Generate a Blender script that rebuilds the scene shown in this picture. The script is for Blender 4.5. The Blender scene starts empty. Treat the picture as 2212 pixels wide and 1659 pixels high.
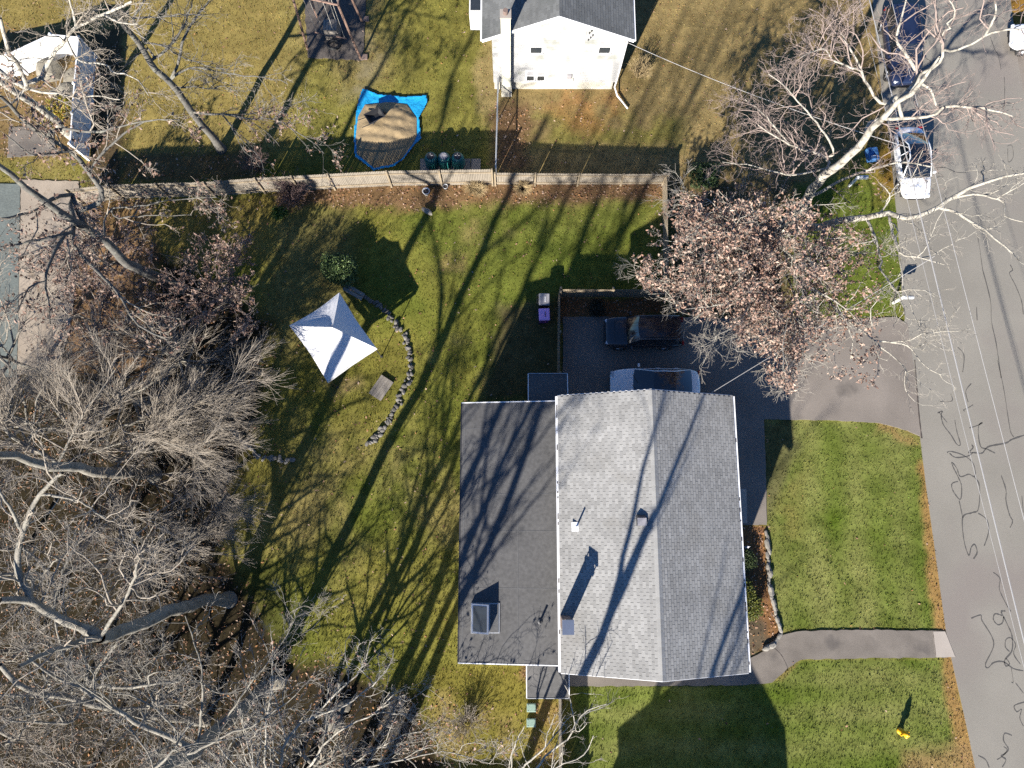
import bpy, bmesh, math, random
import numpy as np
from mathutils import Vector, Matrix

sc = bpy.context.scene
COL = sc.collection
RD = math.radians
random.seed(7)
rng = np.random.default_rng(7)

# ------------------------------------------------------------------ camera, sky, sun, exposure
CAM_H, TILT, FPX = 39.0, RD(10.8), 1534.0          # drone height, tilt from straight down, focal length for a 2212 px wide frame
cam_d = bpy.data.cameras.new('camera'); cam_d.sensor_width = 36.0
cam_d.lens = FPX / 2212.0 * 36.0; cam_d.clip_start = 0.5; cam_d.clip_end = 2000.0
cam = bpy.data.objects.new('camera', cam_d); COL.objects.link(cam)
cam.location = (0, 0, CAM_H); cam.rotation_euler = (TILT, 0, 0)
sc.camera = cam

SUN_EL, SHADOW_AZ = RD(25.5), RD(24.5)               # shadows run 24.5 degrees right of +Y
world = bpy.data.worlds.new('World'); sc.world = world; world.use_nodes = True
wn = world.node_tree.nodes; wl = world.node_tree.links
bg = wn['Background']
sky = wn.new('ShaderNodeTexSky'); sky.sky_type = 'NISHITA'; sky.sun_disc = False
sky.sun_elevation = SUN_EL; sky.sun_rotation = SHADOW_AZ + math.pi
sky.altitude = 50; sky.air_density = 0.8; sky.dust_density = 0.0; sky.ozone_density = 8.0
wl.new(sky.outputs[0], bg.inputs[0]); bg.inputs[1].default_value = 0.066
sun_d = bpy.data.lights.new('sun', 'SUN'); sun_d.energy = 5.0; sun_d.angle = RD(0.53); sun_d.color = (1.0, 0.94, 0.85)
sun = bpy.data.objects.new('sun', sun_d); COL.objects.link(sun)
LD = Vector((math.sin(SHADOW_AZ) * math.cos(SUN_EL), math.cos(SHADOW_AZ) * math.cos(SUN_EL), -math.sin(SUN_EL)))
sun.rotation_euler = LD.to_track_quat('-Z', 'Y').to_euler(); sun.location = (-20, -40, 40)

sc.view_settings.view_transform = 'Standard'; sc.view_settings.look = 'None'
sc.view_settings.gamma = 1.0; sc.view_settings.exposure = 1.45; sc.view_settings.use_curve_mapping = False
sc.render.engine = 'CYCLES'
sc.cycles.use_denoising = False
sc.cycles.max_bounces = 5; sc.cycles.diffuse_bounces = 2; sc.cycles.glossy_bounces = 2
sc.cycles.transmission_bounces = 3; sc.cycles.transparent_max_bounces = 4

CT, ST = math.cos(TILT), math.sin(TILT)
def P(u, v, z=0.0):
    """photograph pixel (2212 x 1659 frame) -> world point on the level plane at height z"""
    a, b = u - 1106.0, 829.5 - v
    t = (CAM_H - z) / (FPX * CT - b * ST)
    return Vector((a * t, t * (b * CT + FPX * ST), z))
def Pn(u, v, z=0.0):
    a, b = np.asarray(u, float) - 1106.0, 829.5 - np.asarray(v, float)
    t = (CAM_H - z) / (FPX * CT - b * ST)
    return a * t, t * (b * CT + FPX * ST)
def pix(X, Y, z=0.0):
    """world -> pixel, used only to look up what colour of ground lies where"""
    k = Y / (CAM_H - z)
    b = FPX * (k * CT - ST) / (CT + k * ST)
    t = (CAM_H - z) / (FPX * CT - b * ST)
    return 1106.0 + X / t, 829.5 - b
S7 = 700.0 / 2212.0
CR = dict(A=(0, 0), B=(650, 0), C=(1200, 0), D=(2000, 0), E=(0, 475), F=(700, 475), G=(1350, 475), H=(2000, 475),
          a=(0, 1000), b=(700, 950), c=(1350, 950), d=(2000, 950), e=(0, 1500), f=(700, 1500), g=(1350, 1500), h=(2000, 1500))
def cr(k, x, y):
    ox, oy = CR[k]; s = 2212.0 / 2700.0
    return ((ox + x * S7) * s, (oy + y * S7) * s)

# ------------------------------------------------------------------ materials
def new_mat(name):
    m = bpy.data.materials.new(name); m.use_nodes = True
    return m, m.node_tree.nodes, m.node_tree.links, m.node_tree.nodes['Principled BSDF']
def mat(name, col, rough=0.8, var=0.25, scale=3.0, fine=40.0, bump=0.0, metal=0.0, attr=False, rnd=0.0, spec=0.5, coat=0.0, stretch=None, stain=None):
    m, n, l, p = new_mat(name)
    p.inputs['Roughness'].default_value = rough; p.inputs['Metallic'].default_value = metal
    p.inputs['Specular IOR Level'].default_value = spec
    if coat: p.inputs['Coat Weight'].default_value = coat; p.inputs['Coat Roughness'].default_value = 0.05
    tc = n.new('ShaderNodeTexCoord'); src = tc.outputs['Object']
    if stretch:
        mp = n.new('ShaderNodeMapping'); mp.inputs['Scale'].default_value = stretch
        l.new(src, mp.inputs[0]); src = mp.outputs[0]
    n1 = n.new('ShaderNodeTexNoise'); n1.inputs['Scale'].default_value = scale; n1.inputs['Detail'].default_value = 4
    n2 = n.new('ShaderNodeTexNoise'); n2.inputs['Scale'].default_value = fine; n2.inputs['Detail'].default_value = 2
    l.new(src, n1.inputs[0]); l.new(src, n2.inputs[0])
    ad = n.new('ShaderNodeMath'); ad.operation = 'ADD'; l.new(n1.outputs[0], ad.inputs[0]); l.new(n2.outputs[0], ad.inputs[1])
    mr = n.new('ShaderNodeMapRange'); mr.inputs[1].default_value = 0.65; mr.inputs[2].default_value = 1.35
    mr.inputs[3].default_value = 1 - var; mr.inputs[4].default_value = 1 + var
    l.new(ad.outputs[0], mr.inputs[0]); fac = mr.outputs[0]
    if rnd:
        oi = n.new('ShaderNodeObjectInfo'); mr2 = n.new('ShaderNodeMapRange')
        mr2.inputs[3].default_value = 1 - rnd; mr2.inputs[4].default_value = 1 + rnd
        l.new(oi.outputs['Random'], mr2.inputs[0])
        mu = n.new('ShaderNodeMath'); mu.operation = 'MULTIPLY'; l.new(fac, mu.inputs[0]); l.new(mr2.outputs[0], mu.inputs[1]); fac = mu.outputs[0]
    vm = n.new('ShaderNodeVectorMath'); vm.operation = 'SCALE'; l.new(fac, vm.inputs['Scale'])
    if attr:
        at = n.new('ShaderNodeAttribute'); at.attribute_name = 'Col'; l.new(at.outputs['Color'], vm.inputs[0])
    else:
        vm.inputs[0].default_value = col
    out = vm.outputs[0]
    if stain:
        n3 = n.new('ShaderNodeTexNoise'); n3.inputs['Scale'].default_value = stain[0]; n3.inputs['Detail'].default_value = 5
        l.new(tc.outputs['Object'], n3.inputs[0])
        cr_ = n.new('ShaderNodeMapRange'); cr_.inputs[1].default_value = stain[1]; cr_.inputs[2].default_value = stain[1] + 0.12
        l.new(n3.outputs[0], cr_.inputs[0])
        mx = n.new('ShaderNodeMix'); mx.data_type = 'RGBA'; l.new(cr_.outputs[0], mx.inputs[0])
        l.new(out, mx.inputs[6]); mx.inputs[7].default_value = (*stain[2], 1); out = mx.outputs[2]
    l.new(out, p.inputs['Base Color'])
    if bump:
        b = n.new('ShaderNodeBump'); b.inputs['Strength'].default_value = bump; b.inputs['Distance'].default_value = 0.03
        l.new(ad.outputs[0], b.inputs['Height']); l.new(b.outputs[0], p.inputs['Normal'])
    return m
M = {}
M['ground'] = mat('ground_soil_and_turf', None, 0.95, 0.30, 2.2, 30, 0.7, attr=True, spec=0.03)
M['grass'] = mat('grass_blades', None, 0.8, 0.2, 1.5, 9, attr=True, spec=0.04)
M['litter'] = mat('fallen_leaves', None, 0.8, 0.2, 4, 20, attr=True, spec=0.2)
M['leaf'] = mat('oak_leaves', None, 0.7, 0.2, 4, 20, attr=True, spec=0.25)
M['green_leaf'] = mat('evergreen_leaves', None, 0.55, 0.2, 4, 20, attr=True, spec=0.35)
M['road'] = mat('weathered_asphalt', (.215, .200, .172), 0.9, 0.20, 0.22, 55, 0.3, spec=0.1, stain=(0.12, 0.54, (.20, .178, .158)))
M['drive'] = mat('driveway_asphalt', (.192, .168, .146), 0.9, 0.26, 0.35, 40, 0.35, spec=0.1, stain=(0.45, 0.62, (.13, .115, .102)))
M['walk'] = mat('walkway_asphalt', (.165, .145, .125), 0.9, 0.32, 0.8, 35, 0.4, spec=0.1, stain=(0.7, 0.58, (.11, .098, .088)))
M['tar'] = mat('crack_sealant', (.068, .064, .058), 0.7, 0.3, 3, 20)
M['crack'] = mat('dark_crack', (.05, .04, .035), 0.95, 0.3, 3, 20)
M['concrete'] = mat('concrete', (.33, .29, .25), 0.9, 0.15, 0.8, 30, 0.2)
M['deck'] = mat('pool_deck_concrete', (.29, .24, .185), 0.9, 0.25, 0.7, 25, 0.2, stain=(0.9, 0.58, (.2, .15, .1)))
M['pool'] = mat('pool_cover_vinyl', (.13, .145, .13), 0.6, 0.25, 0.8, 10, 0.3)
M['shingle'] = mat('asphalt_shingle', None, 0.85, 0.24, 0.30, 40, 0.25, attr=True, spec=0.3, stain=(0.35, 0.55, (.205, .198, .182)))
M['shingle_far'] = mat('old_shingle', None, 0.9, 0.22, 0.5, 30, 0.2, attr=True, stain=(0.3, 0.56, (.08, .085, .08)))
M['underlay'] = mat('roof_underlay', (.07, .068, .065), 0.95, 0.2, 3, 30)
M['rubber'] = mat('black_rubber_roof', (.082, .080, .078), 0.6, 0.3, 0.35, 6, 0.12, spec=0.35, stain=(0.5, 0.62, (.115, .11, .105)))
M['rubber_seam'] = mat('roof_seam', (.09, .09, .09), 0.6, 0.2, 2, 10)
M['white'] = mat('white_vinyl', (.70, .70, .68), 0.6, 0.07, 0.5, 8, 0.0)
M['siding'] = mat('white_siding', (.34, .34, .335), 0.7, 0.06, 0.6, 8, 0.0, stain=(1.1, 0.60, (.25, .255, .23)))
M['trim'] = mat('white_trim', (.76, .76, .76), 0.5, 0.06, 1, 12)
M['gutter_litter'] = mat('gutter_debris', (.04, .03, .022), 0.95, 0.5, 6, 40)
M['foundation'] = mat('stained_foundation', (.42, .40, .34), 0.95, 0.3, 1.2, 15, 0.2)
M['glass'] = mat('window_glass', (.03, .035, .04), 0.08, 0.1, 1, 4, spec=0.8)
M['blind'] = mat('white_window_sash', (.30, .30, .31), 0.4, 0.1, 1, 4)
M['chim_paint'] = mat('painted_chimney', (.62, .60, .48), 0.85, 0.12, 1.2, 20, 0.2)
M['brick'] = mat('chimney_brick', (.17, .12, .10), 0.9, 0.3, 6, 30, 0.4)
M['metal'] = mat('galvanised_metal', (.55, .57, .6), 0.3, 0.1, 2, 20, metal=0.9)
M['steel'] = mat('pale_steel_pipe', (.42, .43, .44), 0.45, 0.1, 2, 20, metal=0.4)
M['dark_metal'] = mat('dark_metal', (.05, .05, .055), 0.5, 0.2, 3, 20, metal=0.3)
M['wood_grey'] = mat('weathered_fence_wood', (.225, .195, .155), 0.9, 0.32, 1.2, 25, 0.3, stretch=(6, 6, 1))
M['wood_tan'] = mat('tan_wood', (.25, .20, .135), 0.85, 0.25, 1.5, 25, 0.3, stretch=(6, 6, 1))
M['wood_red'] = mat('reddish_playset_wood', (.19, .12, .09), 0.85, 0.25, 1.5, 25, 0.3)
M['plank'] = mat('weathered_plank', (.22, .195, .165), 0.9, 0.25, 2, 25, 0.3, rnd=0.2)
M['stone'] = mat('field_stone', (.125, .117, .104), 0.9, 0.35, 5, 30, 0.5, rnd=0.35)
M['pale_stone'] = mat('pale_stone', (.20, .185, .16), 0.9, 0.25, 5, 30, 0.4, rnd=0.25)
M['boulder'] = mat('lichen_boulder', (.20, .18, .14), 0.95, 0.4, 2.5, 25, 0.5, rnd=0.2)
M['tarp'] = mat('blue_tarp', (.015, .26, .52), 0.3, 0.35, 4, 12, 0.8, spec=0.6)
M['sand'] = mat('coarse_sand', (.27, .20, .11), 0.95, 0.25, 2.5, 30, 0.8)
M['black'] = mat('black_plastic', (.018, .018, .02), 0.4, 0.2, 3, 20)
M['teal'] = mat('teal_plastic', (.02, .14, .13), 0.4, 0.2, 3, 15)
M['canopy'] = mat('white_canopy_fabric', (.62, .62, .63), 0.75, 0.05, 1.5, 9, 0.1)
M['rope'] = mat('pale_rope', (.36, .34, .30), 0.9, 0.2, 5, 20)
M['grey_lid'] = mat('grey_bin_plastic', (.26, .25, .26), 0.45, 0.1, 3, 15)
M['pink'] = mat('pink_bin_plastic', (.80, .40, .76), 0.4, 0.1, 3, 15)
M['purple'] = mat('purple_bin_plastic', (.20, .06, .26), 0.4, 0.1, 3, 15)
M['blue_bin'] = mat('blue_bin_plastic', (.08, .22, .48), 0.45, 0.1, 3, 15)
M['mint'] = mat('pale_green_plastic', (.20, .29, .24), 0.55, 0.15, 3, 15)
M['yellow'] = mat('hydrant_yellow', (.72, .38, .01), 0.45, 0.1, 4, 15)
M['paint_white'] = mat('white_car_paint', (.78, .79, .80), 0.2, 0.02, 1, 5, coat=0.8)
M['paint_black'] = mat('black_car_paint', (.016, .018, .024), 0.22, 0.05, 1, 5, coat=0.9)
M['paint_navy'] = mat('navy_car_paint', (.012, .018, .045), 0.25, 0.05, 1, 5, coat=0.9)
M['car_glass'] = mat('car_glass', (.012, .016, .022), 0.05, 0.1, 1, 4, spec=0.9, coat=0.5)
M['tyre'] = mat('tyre_rubber', (.02, .02, .02), 0.85, 0.2, 5, 30)
M['rim'] = mat('alloy_rim', (.45, .45, .46), 0.35, 0.1, 3, 15, metal=0.8)
M['lamp_red'] = mat('tail_lamp', (.30, .012, .012), 0.2, 0.1, 3, 15)
M['lamp_clear'] = mat('head_lamp', (.55, .57, .6), 0.15, 0.1, 3, 15)
M['under'] = mat('underbody_black', (.015, .015, .016), 0.8, 0.2, 3, 15)
M['wire'] = mat('overhead_wire', (.34, .33, .32), 0.6, 0.1, 3, 15)
M['pole'] = mat('pole_wood', (.16, .12, .085), 0.9, 0.3, 2, 20, 0.3)
M['bark_pale'] = mat('pale_bark', (.33, .305, .255), 0.9, 0.45, 2.5, 14, 0.7, stain=(3.5, 0.55, (.12, .108, .09)))
M['bark_grey'] = mat('grey_bark', (.19, .175, .145), 0.9, 0.4, 2.5, 14, 0.6, stain=(3.0, 0.56, (.12, .11, .09)))
M['bark_dark'] = mat('dark_bark', (.10, .094, .082), 0.9, 0.4, 2.5, 14, 0.6, stain=(3.0, 0.55, (.17, .165, .135)))
M['twig_pale'] = mat('pale_twig', (.28, .25, .212), 0.85, 0.25, 2, 9)
M['twig_red'] = mat('reddish_twig', (.245, .19, .165), 0.85, 0.25, 2, 9)
M['twig_grey'] = mat('grey_twig', (.25, .215, .172), 0.85, 0.25, 2, 9)
M['mulch'] = mat('dark_mulch', (.085, .072, .062), 0.95, 0.35, 3, 25, 0.6)
M['straw'] = mat('dry_ornamental_grass', (.36, .27, .14), 0.85, 0.25, 4, 20)
M['star'] = mat('pale_painted_ornament', (.5, .5, .55), 0.5, 0.1, 4, 20)

# ------------------------------------------------------------------ builders
def tag(o, label=None, cat=None, group=None, kind=None):
    if label: o['label'] = label
    if cat: o['category'] = cat
    if group: o['group'] = group
    if kind: o['kind'] = kind
    return o
def thing(name, label, cat, loc, rz=0.0, group=None):
    o = bpy.data.objects.new(name, None); COL.objects.link(o)
    o.location = loc; o.rotation_euler = (0, 0, rz); o.empty_display_size = 0.2
    return tag(o, label, cat, group)
def link(name, me, m, parent=None):
    o = bpy.data.objects.new(name, me); COL.objects.link(o)
    if m is not None and len(me.materials) == 0: me.materials.append(m)
    if parent is not None: o.parent = parent
    return o
def np_mesh(name, V, Fc, col=None, smooth=False):
    V = np.asarray(V, np.float32); Fc = np.asarray(Fc, np.int32)
    me = bpy.data.meshes.new(name); nf, k = Fc.shape
    me.vertices.add(len(V)); me.vertices.foreach_set('co', V.ravel())
    me.loops.add(nf * k); me.loops.foreach_set('vertex_index', Fc.ravel())
    me.polygons.add(nf); me.polygons.foreach_set('loop_start', np.arange(nf, dtype=np.int32) * k)
    me.polygons.foreach_set('use_smooth', np.full(nf, bool(smooth)))
    me.update(calc_edges=True)
    if col is not None:
        a = me.color_attributes.new('Col', 'FLOAT_COLOR', 'POINT')
        c4 = np.ones((len(V), 4), np.float32); c4[:, :3] = col
        a.data.foreach_set('color', c4.ravel())
    return me
class MB:
    """collects boxes, prisms and tubes for ONE mesh"""
    def __init__(s): s.v = []; s.f = []
    def add(s, vs, fs):
        o = len(s.v); s.v += [tuple(x) for x in vs]; s.f += [tuple(i + o for i in f) for f in fs]; return s
    def box(s, cx, cy, cz, sx, sy, sz, rz=0.0, taper=1.0):
        c, sn = math.cos(rz), math.sin(rz); vs = []
        for k, (z, q) in enumerate(((-.5, 1.0), (.5, taper))):
            for x, y in ((-.5, -.5), (.5, -.5), (.5, .5), (-.5, .5)):
                X, Y = x * sx * q, y * sy * q
                vs.append((cx + X * c - Y * sn, cy + X * sn + Y * c, cz + z * sz))
        return s.add(vs, [(3, 2, 1, 0), (4, 5, 6, 7), (0, 1, 5, 4), (1, 2, 6, 5), (2, 3, 7, 6), (3, 0, 4, 7)])
    def b2(s, x0, x1, y0, y1, z0, z1): return s.box((x0 + x1) / 2, (y0 + y1) / 2, (z0 + z1) / 2, x1 - x0, y1 - y0, z1 - z0)
    def prism(s, pts, z0, z1):
        n = len(pts)
        if sum(pts[i][0] * pts[(i + 1) % n][1] - pts[(i + 1) % n][0] * pts[i][1] for i in range(n)) < 0: pts = pts[::-1]
        vs = [(p[0], p[1], z0) for p in pts] + [(p[0], p[1], z1) for p in pts]
        fs = [tuple(range(n - 1, -1, -1)), tuple(range(n, 2 * n))] + [(i, (i + 1) % n, n + (i + 1) % n, n + i) for i in range(n)]
        return s.add(vs, fs)
    def hull(s, low, top):
        """slab between two lists of equal length of 3-D points"""
        n = len(low)
        return s.add(list(low) + list(top), [tuple(range(n - 1, -1, -1)), tuple(range(n, 2 * n))] + [(i, (i + 1) % n, n + (i + 1) % n, n + i) for i in range(n)])
    def tube(s, pts, rad, k=8, cap=True):
        pts = [Vector(p) for p in pts]; n = len(pts)
        rad = rad if isinstance(rad, (list, tuple)) else [rad] * n
        vs = []
        for i, p in enumerate(pts):
            t = (pts[min(i + 1, n - 1)] - pts[max(i - 1, 0)]).normalized()
            ref = Vector((1, 0, 0)) if abs(t.z) > .8 else Vector((0, 0, 1))
            N = t.cross(ref).normalized(); B = t.cross(N)
            for j in range(k):
                a = 2 * math.pi * j / k; vs.append(p + (N * math.cos(a) + B * math.sin(a)) * rad[i])
        fs = [(i * k + j, i * k + (j + 1) % k, (i + 1) * k + (j + 1) % k, (i + 1) * k + j) for i in range(n - 1) for j in range(k)]
        if cap: fs += [tuple(range(k - 1, -1, -1)), tuple((n - 1) * k + j for j in range(k))]
        return s.add(vs, fs)
    def lathe(s, cx, cy, prof, k=20):
        n = len(prof); vs = [(cx + r * math.cos(2 * math.pi * j / k), cy + r * math.sin(2 * math.pi * j / k), z) for r, z in prof for j in range(k)]
        fs = [(i * k + j, i * k + (j + 1) % k, (i + 1) * k + (j + 1) % k, (i + 1) * k + j) for i in range(n - 1) for j in range(k)]
        fs += [tuple(range(k - 1, -1, -1)), tuple((n - 1) * k + j for j in range(k))]
        return s.add(vs, fs)
    def build(s, name, m, parent=None, local=False, bevel=0.0, smooth=False, sub=0):
        off = Vector((0, 0, 0))
        if parent is not None and not local:
            q = parent
            while q is not None: off = off + Vector(q.location); q = q.parent
        me = bpy.data.meshes.new(name)
        me.from_pydata([(x - off.x, y - off.y, z - off.z) for x, y, z in s.v], [], s.f); me.update()
        if smooth:
            for p in me.polygons: p.use_smooth = True
        o = link(name, me, m, parent)
        if bevel:
            b = o.modifiers.new('bevel', 'BEVEL'); b.width = bevel; b.segments = 2; b.limit_method = 'ANGLE'
        if sub:
            q = o.modifiers.new('subd', 'SUBSURF'); q.levels = sub; q.render_levels = sub
        return o
def solo(name, mb, m, label, cat, group=None, **kw):
    return tag(mb.build(name, m, None, **kw), label, cat, group)

# lattice noise for painting and scattering
def vnoise(X, Y, cell, seed):
    r = np.random.default_rng(seed); L = r.random((256, 256))
    x, y = X / cell + 1000, Y / cell + 1000
    i, j = np.floor(x).astype(int), np.floor(y).astype(int); fx, fy = x - i, y - j
    fx, fy = fx * fx * (3 - 2 * fx), fy * fy * (3 - 2 * fy); i &= 255; j &= 255; i1, j1 = (i + 1) & 255, (j + 1) & 255
    return (L[i, j] * (1 - fx) + L[i1, j] * fx) * (1 - fy) + (L[i, j1] * (1 - fx) + L[i1, j1] * fx) * fy
def fbm(X, Y, cell, seed): return sum(vnoise(X, Y, cell / 2 ** k, seed + k) * 0.5 ** (k + 1) for k in range(4)) / 0.9375
def sdist(U, V, poly):
    U = np.asarray(U, float); V = np.asarray(V, float); d = np.full(U.shape, 1e9); ins = np.zeros(U.shape, bool)
    n = len(poly)
    for i in range(n):
        x0, y0 = poly[i]; x1, y1 = poly[(i + 1) % n]; dx, dy = x1 - x0, y1 - y0
        t = np.clip(((U - x0) * dx + (V - y0) * dy) / (dx * dx + dy * dy + 1e-9), 0, 1)
        d = np.minimum(d, np.hypot(U - x0 - t * dx, V - y0 - t * dy))
        c = ((y0 > V) != (y1 > V)) & (U < dx * (V - y0) / (dy if dy else 1e-9) + x0); ins ^= c
    return np.where(ins, -d, d)
def soft(U, V, poly, w): return np.clip(0.5 - sdist(U, V, poly) / w, 0, 1)

# ------------------------------------------------------------------ ground
gx = np.concatenate([[-600, -200, -80, -48], np.arange(-36, 36.01, .18), [48, 80, 200, 600]])
gy = np.concatenate([[-600, -200, -80, -32], np.arange(-24, 36.01, .18), [48, 80, 200, 600]])
GX, GY = np.meshgrid(gx, gy); GU, GV = pix(np.clip(GX, -34, 34), np.clip(GY, -14, 34))
n1 = fbm(GX, GY, 3.0, 11); n2 = fbm(GX, GY, 0.9, 31); n3 = fbm(GX, GY, 7.0, 51)
GUw = GU + (n2 - .5) * 30 + (n1 - .5) * 24; GVw = GV + (fbm(GX, GY, .9, 71) - .5) * 30
def C3(*c): return np.array(c)
GREEN, OLIVE, TAN, GOLD, LITTER, SOIL = C3(.104, .118, .026), C3(.170, .156, .043), C3(.215, .165, .085), C3(.205, .156, .066), C3(.155, .092, .062), C3(.045, .034, .026)
lawn_dens = np.ones(GX.shape); litter_dens = np.full(GX.shape, .045)
col = OLIVE + (GREEN - OLIVE) * np.clip((n1 - .30) * 2.2, 0, 1)[..., None]
dry = np.clip((n3 - .5) * 3.2 + (n2 - .5) * 1.3, 0, 1)
col = col + (TAN - col) * (dry * .65)[..., None]
def paint(poly, c, w=40, amt=1.0, jitter=None, dens=None, lit=None, wob=True):
    global col, lawn_dens, litter_dens
    m = soft(GUw if wob else GU, GVw if wob else GV, poly, w) * amt
    if jitter is not None: m = m * np.clip((jitter - .32) * 3.2, 0, 1)
    col = col + (np.asarray(c) - col) * m[..., None]
    if dens is not None: lawn_dens = lawn_dens + (dens - lawn_dens) * m
    if lit is not None: litter_dens = litter_dens + (lit - litter_dens) * m
# neighbour yards
paint([(-300, -300), (660, -300), (660, 345), (-300, 345)], GOLD, 60, .85)
paint([(620, -200), (1060, -200), (1060, 360), (620, 360)], (.150, .136, .042), 60, .8)
paint([(620, -200), (900, -200), (860, 180), (620, 250)], TAN, 80, .7, n1)
paint([(1060, -200), (2010, -200), (2010, 250), (1720, 420), (1060, 420)], (.200, .148, .082), 50, .92)
paint([(1120, 240), (1480, 240), (1480, 320), (1120, 320)], (.120, .115, .030), 40, .7, n2)
paint([(1060, 220), (1140, 220), (1140, 365), (1060, 365)], (.115, .066, .046), 25, .8, dens=.4, lit=.8)
paint([(1170, 195), (1350, 195), (1330, 260), (1270, 300), (1180, 230)], (.20, .105, .05), 25, .7, n2, lit=.55)
paint([(800, 60), (850, 90), (800, 200), (740, 220)], (.16, .14, .11), 30, .7, n2, dens=.4)
paint([(1030, 120), (1080, 100), (1080, 240), (1030, 240)], (.20, .155, .085), 16, .8)
# own back yard
paint([(860, 430), (1430, 420), (1430, 520), (1200, 640), (1000, 640), (900, 560)], (.094, .118, .026), 80, .7)
paint([(590, 450), (760, 440), (760, 640), (610, 800), (560, 700)], (.185, .155, .072), 60, .75)
paint([(560, 820), (680, 820), (600, 1050), (480, 1150), (480, 950)], (.175, .155, .045), 60, .8)
paint([(580, 390), (1440, 385), (1440, 425), (1200, 440), (1000, 445), (860, 455), (700, 445), (590, 450)], LITTER, 22, .9, dens=.2, lit=1.0)
paint([(990, 440), (1100, 430), (1110, 500), (1000, 540)], TAN, 40, .6, n2)
paint([(950, 545), (1005, 545), (1005, 590), (950, 590)], (.21, .15, .08), 16, .7, n2, lit=.4)
paint([(1090, 660), (1212, 640), (1212, 870), (1040, 870)], (.085, .066, .044), 25, .8, dens=.3)
paint([(780, 740), (885, 740), (885, 800), (800, 950), (720, 920), (700, 830)], (.115, .105, .028), 30, .6)
paint([(690, 830), (770, 800), (790, 830), (720, 860)], (.20, .15, .09), 20, .7, n2, lit=.3)
paint([(930, 1440), (1210, 1430), (1210, 1700), (900, 1700)], (.165, .140, .038), 30, .8)
paint([(950, 1480), (1110, 1560), (1110, 1650), (930, 1650)], (.20, .15, .08), 50, .7, n2, lit=.40)
paint([(1120, 1430), (1140, 1430), (1140, 1480), (1120, 1470)], LITTER, 12, .8, lit=.7)
paint([(1150, 1500), (1214, 1500), (1214, 1660), (1150, 1660)], (.20, .14, .065), 20, .8, n2, lit=.2)
# woods on the left
paint([(-300, 470), (180, 470), (330, 520), (590, 700), (560, 860), (480, 1200), (640, 1420), (900, 1500), (980, 1700), (-300, 1900)], (.026, .020, .015), 40, .98, dens=.08, lit=.34)  # soil colour taken near black to carry the dense twig shade
paint([(250, 430), (590, 420), (575, 560), (390, 570), (270, 500)], (.20, .16, .055), 30, 1.0, dens=.8, lit=.15)
paint([(285, 560), (350, 570), (330, 640), (300, 700)], (.15, .125, .03), 20, .8, dens=.8, lit=.15)
paint([(500, 1230), (560, 1180), (640, 1300), (620, 1400)], (.05, .055, .02), 40, .6, dens=.6)
paint([(40, 390), (330, 430), (330, 800), (160, 800)], (.22, .135, .085), 30, .8, lit=.8)
paint([(190, 60), (270, 60), (265, 420), (190, 400)], (.06, .042, .034), 20, .9, dens=.2, lit=.3)  # soil strip with the vinyl fence's cast shadow painted into its colour
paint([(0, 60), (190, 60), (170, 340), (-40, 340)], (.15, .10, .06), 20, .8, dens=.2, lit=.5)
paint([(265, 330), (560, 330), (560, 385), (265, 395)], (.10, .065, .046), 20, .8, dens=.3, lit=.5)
# between fence, tree and street
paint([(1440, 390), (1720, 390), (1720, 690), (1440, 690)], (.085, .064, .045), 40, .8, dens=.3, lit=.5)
paint([(1210, 640), (1440, 640), (1440, 685), (1210, 690)], (.15, .075, .05), 12, .9, dens=.1, lit=.85)
paint([(1720, 395), (1950, 395), (1950, 690), (1720, 690)], (.085, .110, .024), 25, .95, dens=1.0, lit=.12)
paint([(1880, 200), (1945, 190), (1950, 440), (1890, 440)], (.20, .115, .035), 20, .85, n1)
# front lawns
FL = [(1655, 905), (1720, 905), (1880, 910), (1990, 945), (2000, 1050), (2050, 1380), (1990, 1362), (1690, 1362), (1640, 1300), (1655, 1150)]
FL2 = [(1240, 1480), (1640, 1475), (1690, 1470), (1730, 1425), (2055, 1420), (2110, 1680), (1240, 1680)]
stripe = .5 + .5 * np.sin(GX * 2 * math.pi / 2.3 + 1.0); stripe2 = .5 + .5 * np.sin(GY * 2 * math.pi / 1.7)
for poly, s in ((FL, stripe), (FL2, stripe2)):
    m = soft(GU, GV, poly, 10); c = C3(.098, .124, .030) + (C3(.152, .160, .060) - C3(.098, .124, .030)) * (.55 * s + 1.3 * (n1 - .38) + .9 * (n2 - .5))[..., None]
    col = col + (c - col) * m[..., None]; lawn_dens = np.maximum(lawn_dens, m * 1.25); litter_dens = litter_dens * (1 - m) + m * .006
paint([(1655, 1180), (1700, 1000), (1740, 1000), (1730, 1200)], (.165, .14, .055), 40, .6, n2)
paint([(1985, 1000), (2012, 1000), (2060, 1380), (2120, 1680), (2075, 1680), (2030, 1380), (2000, 1250)], (.235, .14, .065), 16, .9, dens=.7, lit=.12)
paint([(1900, 905), (1990, 945), (1990, 965), (1900, 930)], (.21, .14, .07), 12, .8, n2)
paint([(1950, 1625), (2110, 1610), (2120, 1690), (1930, 1690)], (.25, .165, .09), 30, .8)
paint([(1640, 905), (1720, 905), (1730, 960), (1660, 1120), (1640, 1120)], (.10, .09, .055), 20, .7, dens=.5)  # main house's cast shadow painted in as duller, thinner lawn
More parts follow.
